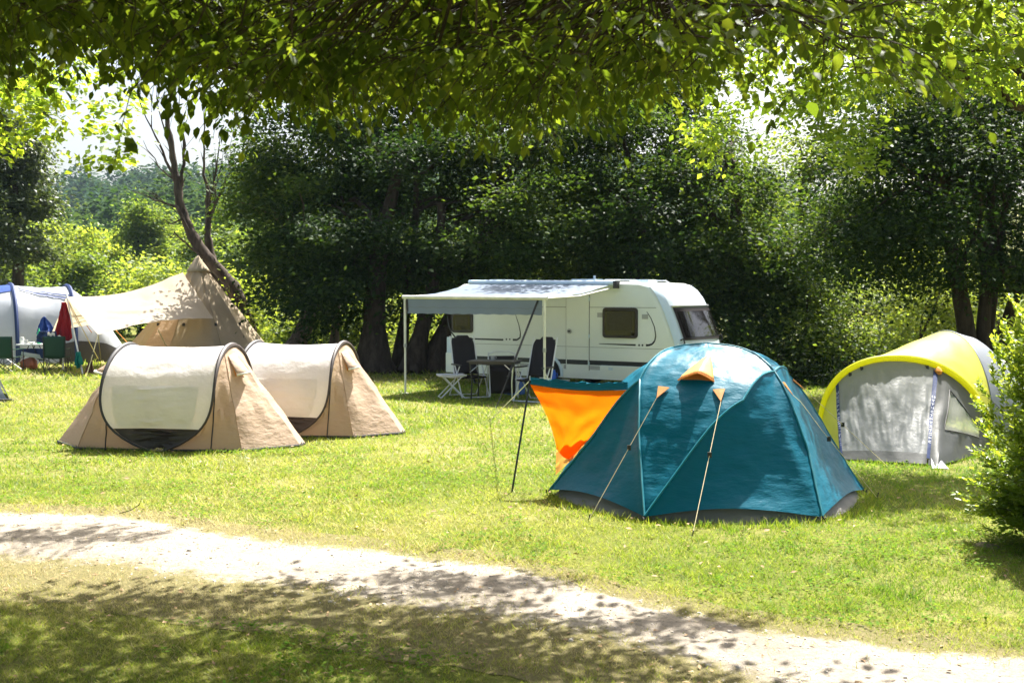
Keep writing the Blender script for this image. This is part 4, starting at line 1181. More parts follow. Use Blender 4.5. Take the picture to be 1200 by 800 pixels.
def crate():
    g = dcam(G(603, 463)) + V(0, .2, 0)
    root = thing('water_container', 'blue plastic water container on the grass beside the caravan wheel', 'container', g, R(-20))
    b = MB(); pts = [(-.19, -.14), (.19, -.14), (.19, .14), (-.19, .14)]
    b.lathe((0, 0, 0), [(.20, 0), (.23, .02), (.23, .30), (.20, .35), (.08, .38), (.07, .40)], 10); b.build('tank', 'plastic_blue', root)
    b = MB(); b.lathe((0, 0, .40), [(.06, 0), (.06, .05), (.04, .06)], 10); b.build('cap', 'black_rubber', root)
    b = MB(); b.tube([V(-.16, 0, .34), V(-.13, 0, .47), V(.13, 0, .47), V(.16, 0, .34)], .014, 6); b.build('handle', 'black_rubber', root)
crate()
def step_jug():
    x, z = S(664, 442); p_ = CREAR + CU * x - CN * .45
    st = thing('caravan_step', 'grey plastic step standing in front of the caravan door', 'step', (p_.x, p_.y, 0), CA)
    b = MB(); b.box((0, 0, .24), (.5, .34, .03)); b.build('tread', 'van_grey', st, smooth=False)
    for s in (-1, 1):
        b = MB(); b.box((s * .22, 0, .115), (.03, .30, .22)); b.build('leg', 'van_grey', st, smooth=False)
    t = thing('blue_jug', 'small bright blue jug on the step below the caravan door', 'jug', (p_.x - .06, p_.y, .256), CA)
    b = MB(); b.lathe((0, 0, 0), [(.05, 0), (.06, .01), (.065, .14), (.045, .19), (.05, .21), (.04, .21)], 12); b.build('body', 'blue_bright', t)
    b = MB(); b.tube([V(.06, 0, .15), V(.11, 0, .13), V(.10, 0, .06), V(.06, 0, .04)], .009, 5); b.build('handle', 'blue_bright', t)
step_jug()
# ------------------------------------------------------------------ tipi, tarp, tunnel tent and camp on the left
def tipi():
    c = V(-9.5, 33.6, 0)
    root = thing('tipi_tent', 'tall beige canvas tipi tent rising beside the dead tree', 'tent', c, R(10))
    Hh, Rb, n_ = 3.2, 2.42, 10
    def f(u, v):
        a = 2 * math.pi * u; k = (u * n_) % 1
        r = Rb * (1 - v) ** 1.06 + .04
        edge = math.cos(math.pi / n_) / math.cos((k - .5) * 2 * math.pi / n_)
        sag = .05 * math.sin(math.pi * v) * math.sin(math.pi * k)
        r = r * edge - sag + fbm((math.cos(a) * 2, math.sin(a) * 2, v * 1.2), 1.6, 3) * .07 * math.sin(math.pi * v)
        return V(r * math.cos(a), r * math.sin(a), Hh * v)
    b = MB(); b.sheet(f, n_ * 12, 30); b.build('canvas', 'tipi_canvas', root, angle=28)
    b = MB(); b.lathe((0, 0, Hh - .02), [(.055, -.1), (.06, .0), (.02, .12)], 8); b.build('finial', 'charcoal', root)
    # smoke-hole cap held off the peak, dark gap below it
    def cap(u, v):
        a = R(-150) + R(210) * u; r = lerp(.02, .46, v)
        return V(r * math.cos(a) * .8, r * math.sin(a) * .8, Hh + .10 - 1.05 * r * 1.05)
    b = MB(); b.sheet(cap, 14, 5); b.build('peak_cap', 'tipi_canvas', root, solid=.01)
    b = MB(); b.sheet(lambda u, v: f(lerp(.66, .75, u), lerp(.86, .94, v)) * 1.012, 6, 4); b.build('smoke_hole', 'charcoal', root)
    b = MB(); b.tube([f(.82, i / 20) * 1.002 for i in range(20)], .02, 5); b.build('door_seam', 'tipi_canvas', root)
    b = MB(); b.sheet(lambda u, v: f(lerp(.62, .70, u), lerp(.02, .48, v)) * 1.01, 8, 10); b.build('door', 'beige_fly', root)
    for u in (.02, .12, .62, .72, .82, .92):
        q = f(u, .38 if u > .5 else .3); b = MB(); b.box(q * 1.01, (.07, .07, .09)); b.build('toggle', 'charcoal', root)
        g = f(u, 0) * 1.03; b = MB(); b.tube([g + V(0, 0, .08), g - V(0, 0, .08)], .012, 5); b.build('peg', 'black_metal', root)
    g = MB(); 
    b = MB(); b.tube([V(0, 0, Hh), V(0, 0, .02)], .03, 6); b.build('centre_pole', 'alu', root)
tipi()
def tarp():
    P0 = A(78, 348, 30.2); UR = A(214, 319, 33.2); LR = A(250, 373, 31.9); LL = A(115, 392, 28.9); BK = A(61, 389, 32.0); BR = A(196, 372, 34.8)
    c = G(90, 438)
    root = thing('tarp', 'pale cream tarp stretched from the tipi peak to a pole on the left', 'tarp', c, 0)
    def front(u, v):
        a = lerp(P0, UR, u); b2 = lerp(LL, LR, u)
        p_ = lerp(a, b2, v)
        ridge = -.22 * math.sin(math.pi * u) * (1 - v)
        belly = -.10 * math.sin(math.pi * u) * math.sin(math.pi * v)
        hem = .14 * math.sin(math.pi * u) * v
        fold = .035 * math.sin((v * 1.1 - u * .55) * 26) * math.exp(-((u - .35) / .28) ** 2) * math.exp(-((v - .42 - u * .25) / .2) ** 2)
        return p_ + V(0, -fold, ridge + belly + hem + fold + fbm((u * 4, v * 3, 2), 1.6) * .035)
    b = MB(); b.sheet(front, 44, 24); b.build('front_slope', 'tarp_canvas', root, world=True)
    def back(u, v):
        a = lerp(P0, UR, u); b2 = lerp(BK, BR, u); p_ = lerp(a, b2, v)
        return p_ + V(0, 0, -.22 * math.sin(math.pi * u) * (1 - v) - .003 * (1 - v) + .10 * math.sin(math.pi * u) * v)
    b = MB(); b.sheet(back, 36, 16); b.build('back_slope', 'tarp_canvas', root, world=True)
    foot = G(97, 438)
    b = MB(); b.tube([foot, lerp(foot, P0, .5), P0 + V(0, 0, .08)], .022, 7); b.build('tarp_pole', 'white_metal', root, world=True)
    f2 = G(74, 433); b = MB(); b.tube([f2, A(74.5, 392, f2.y)], .025, 7); b.build('short_pole', 'white_metal', root, world=True)
    def rope(a, e, mat='rope_tan', nm='guy_rope', r=.012):
        b = MB(); b.tube([a, lerp(a, e, .5) - V(0, 0, .02), e], r, 5); b.build(nm, mat, root, world=True)
    rope(LL, G(101, 441)); rope(LL, A(119, 430, 31.5), 'rope_tan'); rope(P0, G(117, 424)); rope(P0 + V(0, .01, 0), G(128, 417), 'orange_rope'); rope(A(185, 386, 29.8), G(209, 432)); rope(BK, G(50, 425))
    b = MB(); b.box(lerp(LL, G(101, 441), .45), (.05, .03, .08)); b.build('rope_slider', 'charcoal', root, world=True)
tarp()
def cloth_hang(name, label, cat, top, w0, w1, h, mat, rot=0.0, seed=1, pinch=.15):
    root_loc = V(top.x, top.y, top.z)
    def f(u, v):
        # gathered at the top, falling in deep uneven folds to a ragged lower edge
        w = lerp(w0, w1, v ** .8); x = (u - .5) * w + .10 * w1 * math.sin(v * 2.2 + seed) * v
        low = h * v * (1 - .22 * abs(u - .5 - .18 * math.sin(seed)) + .06 * math.sin(u * 7 + seed))
        fold = .09 * math.sin(u * 15 + seed + v * 1.5) * v ** .6 * (.5 + .5 * math.sin(u * 4 + seed))
        return V(x * math.cos(rot), x * math.sin(rot) + fold + fbm((u * 3, v * 2, seed), 1.7) * .06, -low)
    b = MB(); b.sheet(f, 30, 14)
    o = b.build(name, mat, None, solid=.008); o.location = root_loc; tag(o, label, cat); return o
cloth_hang('red_towel', 'dark red towel hanging from the tarp pole', 'towel', A(75, 354, 30.0), .12, .50, 1.02, 'red_cloth', .1, 2)
cloth_hang('turquoise_towel', 'small turquoise cloth hanging low on the tarp pole', 'cloth', A(91.5, 412, 29.3), .08, .20, .42, 'turquoise_cloth', .3, 5)
cloth_hang('brown_bag', 'brown cloth bag hanging from the tarp guy rope', 'bag', A(105.5, 421, 28.6), .06, .24, .40, 'brown_cloth', .2, 8)
cloth_hang('navy_jacket', 'navy garment with white print hung over the back of the green chair', 'jacket', A(56, 388, 29.9), .46, .60, .34, 'navy_cloth', .0, 4)
cloth_hang('blue_towel', 'bright blue towel hanging in a peak behind the green chair', 'towel', A(52, 371, 32.2), .05, .60, .56, 'blue_cloth', .2, 6)
o = MB(); q = A(60, 391.5, 29.72)
o.sheet(lambda u, v: q + V(lerp(-.10, .10, u), .01 * math.sin(u * 7), lerp(.04, -.05, v) + .02 * math.sin(u * 11)), 8, 3)
tag(o.build('white_cloth', 'white_fly', None, solid=.006), 'small white cloth lying over the navy garment', 'cloth')

def tunnel():
    c = V(-14.2, 35.4, 0)
    root = thing('tunnel_tent', 'large pale grey tunnel tent with navy poles at the edge of the camp', 'tent', c, R(30))
    # local x runs along the tunnel, local -y faces the camera
    secs = [(-5.0, 1.75, 2.25), (-3.3, 1.8, 2.4), (-1.65, 1.8, 2.4), (0, 1.8, 2.36), (.9, 1.55, 1.6), (1.55, 1.2, .55), (1.75, 1.05, .05)]
    def P(x, t):
        w = float(np.interp(x, [s[0] for s in secs], [s[1] for s in secs])); h = float(np.interp(x, [s[0] for s in secs], [s[2] for s in secs]))
        a = math.pi * t; cx = -math.copysign(abs(math.cos(a)) ** .8, math.cos(a))
        return V(x, cx * w, h * max(0, math.sin(a)) ** .75)
    def f(u, v, x0, x1):
        x = lerp(x0, x1, u); p_ = P(x, v)
        e = 0
        for a, b2 in ((-5, -3.3), (-3.3, -1.65), (-1.65, 0)):
            if a <= x <= b2: e = math.sin(math.pi * (x - a) / (b2 - a))
        n_ = V(0, p_.y, p_.z - .6).normalized()
        return p_ - n_ * (.06 * e - fbm((x, v * 5, 3), 1.6, 3) * .05)
    b = MB(); b.sheet(lambda u, v: f(u, v, -5, 1.75), 60, 32); b.build('flysheet', 'tunnel_fly', root)
    for x in (-3.3, -1.65, 0):
        b = MB(); b.tube([P(x, i / 40) * 1.0 + V(0, 0, .02) for i in range(41)], .065, 6); b.build('pole_sleeve', 'navy_cloth', root)
    b = MB(); b.sheet(lambda u, v: f(lerp(0, 1, u), lerp(.30, .42, v) + .05 * u, -5, -1.7) + V(0, -.02, .02), 14, 6); b.build('blue_panel', 'blue_cloth', root)
    for d in (0, .03): 
        b = MB(); b.sheet(lambda u, v: f(u, lerp(.37, .385, v) + d - .10 * u, -1.5, -.05) + V(0, -.02, .025), 12, 2); b.build('dark_stripe', 'navy_cloth', root)
    b = MB()
    def mud(u, v):
        x = lerp(-.5, 1.72, u); q = P(x, lerp(.0, .05 + .05 * u, v)); return q + V(0, -.03, .0) if x < 0 else q * 1.01 + V(.02, -.02, 0)
    b.sheet(mud, 24, 4); b.build('mud_wall', 'charcoal', root)
    b = MB(); b.tube([P(-3.2, .06), P(-3.2, .2), P(-3.22, .30)], .03, 5); b.build('orange_tape', 'orange_rope', root)
    b = MB(); b.tube([P(.9, .35), V(1.9, -2.4, .02)], .012, 5); b.build('guy_rope', 'orange_rope', root)
tunnel()
def camp_chair(loc, rotz, label):
    root = thing('camp_chair', label, 'chair', loc, rotz, 'green folding camp chairs at the table')
    b = MB(); b.sheet(lambda u, v: V(lerp(-.27, .27, u), -.24 - .05 * math.sin(math.pi * u) - .05 * v, lerp(.40, .98, v)), 8, 6); b.build('backrest', 'green_canvas', root, solid=.02)
    b = MB(); b.sheet(lambda u, v: V(lerp(-.27, .27, u), lerp(-.24, .24, v), .42 - .04 * math.sin(math.pi * u)), 6, 6); b.build('seat', 'green_canvas', root, solid=.02)
    for s in (-1, 1):
        b = MB(); b.tube([V(s * .28, -.26, .02), V(s * .28, -.29, .98)], .014, 5); b.build('back_post', 'black_metal', root)
        b = MB(); b.tube([V(s * .28, .26, .02), V(s * .28, .26, .62)], .012, 5); b.build('front_post', 'black_metal', root)
        b = MB(); b.tube([V(s * .28, -.26, .03), V(s * .28, .26, .40)], .010, 5); b.tube([V(s * .28, .26, .03), V(s * .28, -.26, .40)], .010, 5); b.build('side_brace', 'black_metal', root)
        b = MB(); b.box((s * .28, 0, .63), (.06, .54, .02)); b.build('armrest', 'green_canvas', root)
    for y in (-.26, .26):
        b = MB(); b.tube([V(-.28, y, .03), V(.28, y, .40)], .010, 5); b.tube([V(.28, y, .03), V(-.28, y, .40)], .010, 5); b.build('cross_brace', 'black_metal', root)
g1 = G(62, 437); g2 = G(4, 437)
camp_chair(V(g1.x, g1.y + .3, 0), R(8), 'green folding camp chair with its back turned, right of the camp table')
camp_chair(V(g2.x, g2.y + .3, 0), R(-6), 'green folding camp chair cut by the picture edge, left of the camp table')
def camp_table():
    g = G(32, 434); gx = V(g.x, g.y + .45, 0)
    root = thing('side_table', 'small white topped camp table crowded with bottles and cups', 'table', gx, R(5))
    b = MB(); b.box((0, 0, .70), (.78, .6, .035)); b.build('tabletop', 'table_white', root, smooth=False)
    for s in (-1, 1):
        b = MB(); b.tube([V(s * .34, -.26, .01), V(s * .05, -.26, .68)], .013, 5); b.tube([V(s * .34, .26, .01), V(s * .05, .26, .68)], .013, 5); b.build('leg', 'black_metal', root)
    def item(name, label, cat, dx, dy, prof, mat, cap=None):
        t = thing(name, label, cat, gx + V(dx, dy, .719), 0)
        b = MB(); b.lathe((0, 0, 0), prof, 12); b.build('body', mat, t)
        if cap:
            z = prof[-1][1]; b = MB(); b.lathe((0, 0, z), [(.018, 0), (.018, .03), (.012, .035)], 10); b.build('cap', cap, t)
    item('bottle', 'green plastic bottle standing on the white camp table', 'bottle', .17, -.05, [(.05, 0), (.058, .02), (.058, .25), (.05, .30), (.02, .38), (.018, .40)], 'plastic_green', 'plastic_green')
    item('jar', 'pale jar with a pink tone at the left end of the camp table', 'jar', -.31, -.05, [(.055, 0), (.06, .01), (.06, .13), (.05, .17), (.05, .19)], 'plastic_white')
    item('cup', 'grey cup on the camp table next to the pale jar', 'cup', -.17, -.12, [(.045, 0), (.055, .12), (.05, .12)], 'van_grey')
    item('bowl', 'low cream bowl in the middle of the camp table', 'bowl', -.02, -.10, [(.05, 0), (.09, .05), (.085, .055)], 'cream_metal')
    item('tub', 'small white tub at the right end of the camp table', 'tub', .34, -.10, [(.05, 0), (.055, .08), (.03, .10)], 'plastic_white')
    b = MB(); b.sheet(lambda u, v: V(lerp(-.36, .40, u), -.26 - .06 * math.sin(u * 8), lerp(.60, .34 + .08 * math.sin(u * 5), v)), 12, 6); o = b.build('denim_cloth', 'navy_cloth', None, solid=.01); o.location = gx; tag(o, 'dark blue cloth slung under the camp table', 'cloth')
    b = MB(); b.sheet(lambda u, v: V(lerp(-.20, .48, u), -.33 - .05 * math.sin(u * 6) - .04 * v, lerp(.52 - .12 * u, .43 - .16 * u, v)), 12, 4); o = b.build('shirt', 'jersey_cloth', None, solid=.012); o.location = gx; tag(o, 'pale striped shirt draped beneath the camp table', 'shirt')
    b = MB(); b.lathe((-.06, -.20, .02), [(.17, 0), (.24, .05), (.25, .13), (.21, .22), (.13, .28), (.05, .31)], 18)
    b.v = [q + V(fbm(q, 5, 2), fbm(q + V(3, 1, 2), 5, 2), fbm(q + V(1, 5, 0), 4, 2) * .6) * .10 for q in b.v]; o = b.build('rucksack', 'rust_cloth', None); o.location = gx; tag(o, 'rust coloured bag lying on the grass under the camp table', 'bag')
camp_table()
def grey_corner_tent():
    c = G(-60, 470)
    root = thing('grey_tent', 'dark slate tent of which only one pegged corner shows', 'tent', c, 0)
    q = G(13, 471) - c; t = A(-2, 440, q.y + c.y + .3) - c
    L_ = V(-1.2, 0, 0)
    def f(u, v):
        bse = lerp(q, q + V(-2.6, -.3, 0), u); top = lerp(t, t + V(-1.6, .6, .8), u)
        return lerp(bse, top, v) - V(0, .08 * math.sin(math.pi * v), .06 * math.sin(math.pi * v))
    b = MB(); b.sheet(f, 16, 12); b.build('flysheet', 'slate_fly', root)
    def g_(u, v):
        bse = lerp(q, q + V(-.9, 1.8, 0), u); top = lerp(t, t + V(-1.2, 1.4, .5), u)
        return lerp(bse, top, v)
    b = MB(); b.sheet(g_, 12, 10); b.build('rear_panel', 'slate_fly', root)
    b = MB(); b.tube([q + V(.03, -.02, .05), q + V(-1, -.1, .04)], .02, 5); b.build('hem', 'charcoal', root)
    b = MB(); b.tube([q + V(.05, 0, .06), q + V(.03, 0, -.08)], .01, 5); b.build('peg', 'alu', root)
grey_corner_tent()
# ------------------------------------------------------------------ trees
def clump_leaves(ells, n_clump, per, leaf, spray=.55, flat=.35, up=.6, droop=.25, shell=.55, seed=1, aspect=.6, light=.5, bough=14, bsize=.95):
    """leaf clumps scattered through ellipsoids; each clump is a loose flattened spray"""
    g = np.random.default_rng(seed)
    vol = np.array([e[3] * e[4] * e[5] for e in ells]) ** .75; vol = vol / vol.sum()
    idx = g.choice(len(ells), n_clump, p=vol)
    E = np.array(ells)[idx]
    d = norm(g.normal(0, 1, (n_clump, 3)))
    r = (g.random(n_clump) ** (1 / 3.0)) * (1 - shell) + shell * (1 - .25 * g.random(n_clump) ** 2)
    lump = 1 + .16 * np.sin(d[:, 0] * 5 + E[:, 0]) * np.cos(d[:, 2] * 4 + E[:, 1]) + g.normal(0, .09, n_clump)
    C = E[:, :3] + d * E[:, 3:6] * (r * lump)[:, None]
    if bough:
        nb = max(5, n_clump // bough); sel = g.choice(n_clump, nb, replace=False); pick = g.integers(0, nb, n_clump)
        C = C[sel][pick] + norm(g.normal(0, 1, (n_clump, 3))) * (g.random((n_clump, 1)) ** .5) * np.array([1.0, 1.0, .34]) * bsize
        btint = g.random(nb)[pick]; d = d[sel][pick]
    else: btint = g.random(n_clump)
    C[:, 2] = np.maximum(C[:, 2], .15)
    out = norm(d * np.array([1, 1, .35]) + g.normal(0, .35, (n_clump, 3)))
    P = np.repeat(C, per, 0); n_ = len(P); O = np.repeat(out, per, 0)
    sz = np.repeat(g.uniform(.6, 1.35, n_clump), per)
    side = norm(np.cross(O, np.array([0, 0, 1.0])) + 1e-6)
    nn = norm(np.cross(side, O))
    a = g.normal(0, 1, (n_, 3))
    P = P + (O * (a[:, :1] * spray * .75) + side * (a[:, 1:2] * spray * .6) + nn * (a[:, 2:3] * spray * flat)) * sz[:, None]
    P[:, 2] = np.maximum(P[:, 2], .05)
    D = norm(O + side * g.normal(0, .8, (n_, 1)) + np.array([0, 0, -droop]) + g.normal(0, .35, (n_, 3)))
    N = norm(nn * up + g.normal(0, .55, (n_, 3)) + np.array([0, 0, .25]))
    L = leaf * g.uniform(.65, 1.3, n_); W = L * aspect * g.uniform(.8, 1.2, n_)
    T = np.clip(np.repeat(btint * .6 + .4 * g.random(n_clump), per) * light + g.normal(.5 - light / 2, .2, n_), 0, 1)
    return C, (P, D, N, L, W, T)

def trunk_pts(base, top, bend, k=9, seed=0):
    r = random.Random(seed); out = []
    b = Vector(base); t = Vector(top)
    ph = r.uniform(0, 6)
    for i in range(k):
        u = i / (k - 1)
        p_ = lerp(b, t, u) + V(math.sin(u * 4 + ph) * bend * u, math.cos(u * 3 + ph) * bend * .6 * u, 0)
        out.append(p_)
    return out
def limb(a, b, sag, seed, k=7):
    r = random.Random(seed); out = []
    for i in range(k):
        u = i / (k - 1)
        out.append(lerp(a, b, u) + V(r.uniform(-1, 1), r.uniform(-1, 1), r.uniform(-.5, 1)) * sag * math.sin(math.pi * u) + V(0, 0, sag * .6 * math.sin(math.pi * u)))
    return out
TREE_SEED = [100]
def tree(name, label, cat, group, trunks, ells, n_clump, per, leaf, mat, brk='bark_dark', n_limb=9, **kw):
    """trunks: list of (base, top, radius, bend)"""
    TREE_SEED[0] += 1; sd = TREE_SEED[0]
    base = Vector(trunks[0][0]); base.z = 0
    root = thing(name, label, cat, base, 0, group)
    C, leaves = clump_leaves(ells, n_clump, per, leaf, seed=sd, **kw)
    rr = random.Random(sd)
    for ti, (b0, t0, r0, bend) in enumerate(trunks):
        pts = trunk_pts(b0, t0, bend, 10, sd + ti)
        rs = [r0 * (1.0 + (.65 * (1 - i / 2) if i < 2 else 0)) * (1 - .62 * i / 9) for i in range(10)]
        m_ = MB(); m_.tube(pts, rs, 10)
        for k in range(6):                                   # buttress roots
            a = k * 1.047 + rr.uniform(-.3, .3); d = V(math.cos(a), math.sin(a), 0)
            m_.tube([pts[0] + d * r0 * .7 + V(0, 0, r0 * 1.2), pts[0] + d * r0 * 1.5 + V(0, 0, r0 * .3), pts[0] + d * r0 * 2.3 - V(0, 0, .05)], [r0 * .45, r0 * .32, r0 * .12], 6)
        m_.build('trunk', brk, root, world=True, angle=60)
        nl = n_limb if ti == 0 else max(2, n_limb // 3)
        for k in range(nl):
            u = rr.uniform(.42, 1.0); i = min(8, int(u * 9)); a = lerp(pts[i], pts[i + 1], u * 9 - i)
            # reach towards a clump that lies above and outside
            best = None
            for _ in range(14):
                q = V(*C[rr.randrange(len(C))])
                s = (q - a).length + max(0, a.z - q.z + .3) * 4
                s = abs(s - rr.uniform(2.0, 3.8))
                if best is None or s < best[0]: best = (s, q)
            q = best[1]
            lp = limb(a, q, .22, sd * 31 + k)
            lr = r0 * rr.uniform(.22, .38)
            m_ = MB(); m_.tube(lp, [lr * (1 - .8 * j / 6) for j in range(7)], 6)
            for _ in range(3):
                j = rr.randrange(2, 6); e = V(*C[rr.randrange(len(C))])
                if (e - lp[j]).length < 2.6: m_.tube(limb(lp[j], e, .12, rr.random(), 5), [lr * .35 * (1 - .2 * h) for h in range(5)], 4)
            m_.build('limb', brk, root, world=True)
    M = INV[root]; off = np.array([M.translation.x, M.translation.y, 0])
    P = leaves[0] + off
    me = leaf_mesh('crown', P, *leaves[1:])
    link('crown', me, mat, root)
    return root

def E(px, py, Y, rx, rz, ry=None):
    c = A(px, py, Y); return (c.x, c.y, c.z, rx, ry or rx, rz)
def ER(px, py, Y, rx, rz, ry=None):
    # the upper boughs stand farther back, so the lower ones catch the sun on their tops
    return E(px, py, Y + max(0, 260 - py) * .02, rx, rz, ry)
ROW = 'dark trees in a row behind the caravan'
# thick trunk between the beige tent and the awning
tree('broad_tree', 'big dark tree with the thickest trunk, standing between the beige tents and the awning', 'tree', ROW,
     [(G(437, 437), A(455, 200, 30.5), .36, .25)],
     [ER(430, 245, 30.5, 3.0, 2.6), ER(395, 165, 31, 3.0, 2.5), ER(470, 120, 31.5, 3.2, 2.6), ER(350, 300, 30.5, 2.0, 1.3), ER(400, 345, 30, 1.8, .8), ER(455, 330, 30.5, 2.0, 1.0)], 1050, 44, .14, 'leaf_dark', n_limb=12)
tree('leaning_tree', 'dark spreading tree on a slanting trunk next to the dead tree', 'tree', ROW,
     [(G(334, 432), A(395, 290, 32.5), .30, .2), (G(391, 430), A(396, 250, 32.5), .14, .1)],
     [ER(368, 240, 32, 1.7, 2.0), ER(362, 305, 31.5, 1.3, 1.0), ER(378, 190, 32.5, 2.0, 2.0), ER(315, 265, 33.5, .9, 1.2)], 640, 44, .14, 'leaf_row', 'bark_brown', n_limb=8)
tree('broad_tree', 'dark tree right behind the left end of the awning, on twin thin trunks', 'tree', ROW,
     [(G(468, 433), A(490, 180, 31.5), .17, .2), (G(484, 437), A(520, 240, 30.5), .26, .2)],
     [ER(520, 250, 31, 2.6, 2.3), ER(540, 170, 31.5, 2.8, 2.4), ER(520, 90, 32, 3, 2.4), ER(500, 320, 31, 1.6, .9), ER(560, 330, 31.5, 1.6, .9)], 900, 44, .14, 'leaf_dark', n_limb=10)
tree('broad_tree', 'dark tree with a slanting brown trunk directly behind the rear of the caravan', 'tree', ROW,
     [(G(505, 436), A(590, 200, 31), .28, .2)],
     [ER(620, 270, 30.5, 2.5, 1.9), ER(640, 180, 31, 2.8, 2.4), ER(620, 95, 31.5, 3, 2.4), ER(580, 300, 30.5, 1.9, 1.0), ER(650, 325, 30, 2.0, .9), (.9, 27.4, 7.0, 2.6, 1.3, .6)], 1000, 44, .14, 'leaf_row', n_limb=10)  # last ellipsoid: added bough, hidden by the canopy, that dapples the awning
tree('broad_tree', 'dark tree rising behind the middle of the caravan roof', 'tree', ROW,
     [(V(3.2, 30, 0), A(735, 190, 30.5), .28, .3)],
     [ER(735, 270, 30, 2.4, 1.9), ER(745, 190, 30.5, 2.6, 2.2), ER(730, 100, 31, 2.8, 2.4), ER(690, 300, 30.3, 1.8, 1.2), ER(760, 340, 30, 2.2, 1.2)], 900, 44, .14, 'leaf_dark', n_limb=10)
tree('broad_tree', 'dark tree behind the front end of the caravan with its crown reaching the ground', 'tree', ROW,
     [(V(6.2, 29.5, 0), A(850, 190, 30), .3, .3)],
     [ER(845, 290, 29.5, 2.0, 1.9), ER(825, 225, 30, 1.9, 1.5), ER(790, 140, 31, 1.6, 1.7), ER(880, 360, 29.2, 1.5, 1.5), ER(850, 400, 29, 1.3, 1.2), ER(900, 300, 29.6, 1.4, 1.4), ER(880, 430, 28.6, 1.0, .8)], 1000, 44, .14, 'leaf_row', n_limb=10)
# brighter tree between the rows
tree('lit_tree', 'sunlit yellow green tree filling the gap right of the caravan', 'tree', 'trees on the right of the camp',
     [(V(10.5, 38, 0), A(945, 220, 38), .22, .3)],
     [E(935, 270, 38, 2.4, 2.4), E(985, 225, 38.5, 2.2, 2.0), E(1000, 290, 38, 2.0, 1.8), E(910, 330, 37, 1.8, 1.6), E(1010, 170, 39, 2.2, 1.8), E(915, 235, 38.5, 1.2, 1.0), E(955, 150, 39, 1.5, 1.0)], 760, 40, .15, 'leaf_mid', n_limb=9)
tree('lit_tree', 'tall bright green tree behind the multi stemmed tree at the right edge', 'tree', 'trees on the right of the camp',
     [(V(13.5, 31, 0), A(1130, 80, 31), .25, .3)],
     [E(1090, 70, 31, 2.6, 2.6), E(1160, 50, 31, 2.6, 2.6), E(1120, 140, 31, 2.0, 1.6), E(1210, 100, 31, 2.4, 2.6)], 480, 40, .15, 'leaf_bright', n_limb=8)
tree('broad_tree', 'dark multi stemmed tree behind the yellow tent at the right edge', 'tree', 'trees on the right of the camp',
     [(V(9.6, 23.0, 0), A(1105, 190, 23), .22, .15), (V(9.75, 23.0, 0), A(1160, 160, 23.2), .17, .12), (V(9.9, 23.05, 0), A(1215, 250, 23), .17, .1), (V(9.8, 23.2, 0), A(1190, 180, 23.8), .14, .1)],
     [E(1060, 215, 23, 1.5, 1.3), E(1130, 190, 23.4, 1.9, 1.6), E(1090, 280, 22.8, 1.5, .9), E(1190, 200, 23.4, 1.7, 1.8), E(1180, 290, 23, 1.1, .9), E(1020, 270, 23, .9, .8), E(1250, 240, 23.4, 1.6, 1.8), E(1120, 120, 23.6, 1.9, 1.3), E(1010, 200, 23.4, 1.2, 1.2), E(985, 300, 23, .8, .7), E(1230, 330, 23.2, 1.0, .8), E(1150, 318, 22.4, 1.1, .5), E(1210, 305, 22.5, .9, .6), E(1085, 335, 22.4, .6, .4)], 1400, 44, .105, 'leaf_dark', n_limb=12, shell=.4)
tree('young_tree', 'slender bright green sapling left of the multi stemmed trunk', 'tree', 'trees on the right of the camp',
     [(V(8.9, 25.5, 0), A(1105, 330, 25.5), .05, .1)],
     [E(1105, 360, 25.5, .55, .9), E(1085, 320, 25.5, .5, .6), E(1120, 310, 25.6, .5, .7)], 90, 36, .11, 'leaf_bright', n_limb=4)
# willows and bushes on the right
tree('willow_bush', 'pale grey green willow bush behind the gap between the teal and yellow tents', 'bush', 'bushes behind the tents',
     [(V(9.6, 33, 0), A(985, 360, 33), .07, .15), (V(9.9, 33, 0), A(1005, 360, 33.2), .06, .15)],
     [E(985, 385, 33, 1.5, 1.3), E(1035, 375, 33.5, 1.5, 1.4), E(1010, 345, 34, 1.3, 1.0)], 300, 40, .13, 'leaf_willow', n_limb=6, aspect=.3)
tree('willow_bush', 'leafy green bush with thin stems just right of the dark tree by the caravan', 'bush', 'bushes behind the tents',
     [(V(7.4, 27.5, 0), A(945, 350, 27.5), .06, .12), (V(7.6, 27.5, 0), A(965, 340, 27.6), .05, .12)],
     [E(940, 385, 27.5, .95, 1.0), E(925, 430, 27.2, .9, .6), E(975, 420, 27.8, .8, .8), E(960, 350, 28, .7, .7)], 260, 40, .11, 'leaf_mid', n_limb=5)
tree('willow_bush', 'low dark green bush at the foot of the trees behind the teal tent', 'bush', 'bushes behind the tents',
     [(V(6.7, 26.6, 0), A(905, 420, 26.6), .05, .1)],
     [E(905, 425, 26.6, .8, .8), E(875, 440, 26.4, .6, .6), E(945, 445, 26.6, .7, .5)], 170, 40, .11, 'leaf_dark', n_limb=3)
tree('willow_bush', 'sunlit shrub showing low between the yellow tent roof and the sapling', 'bush', 'bushes behind the tents',
     [(V(8.6, 29.5, 0), A(1050, 385, 29.5), .05, .1)],
     [E(1050, 400, 29.5, 1.1, .8), E(1085, 385, 30, 1.0, .9)], 170, 40, .12, 'leaf_bright', n_limb=3)
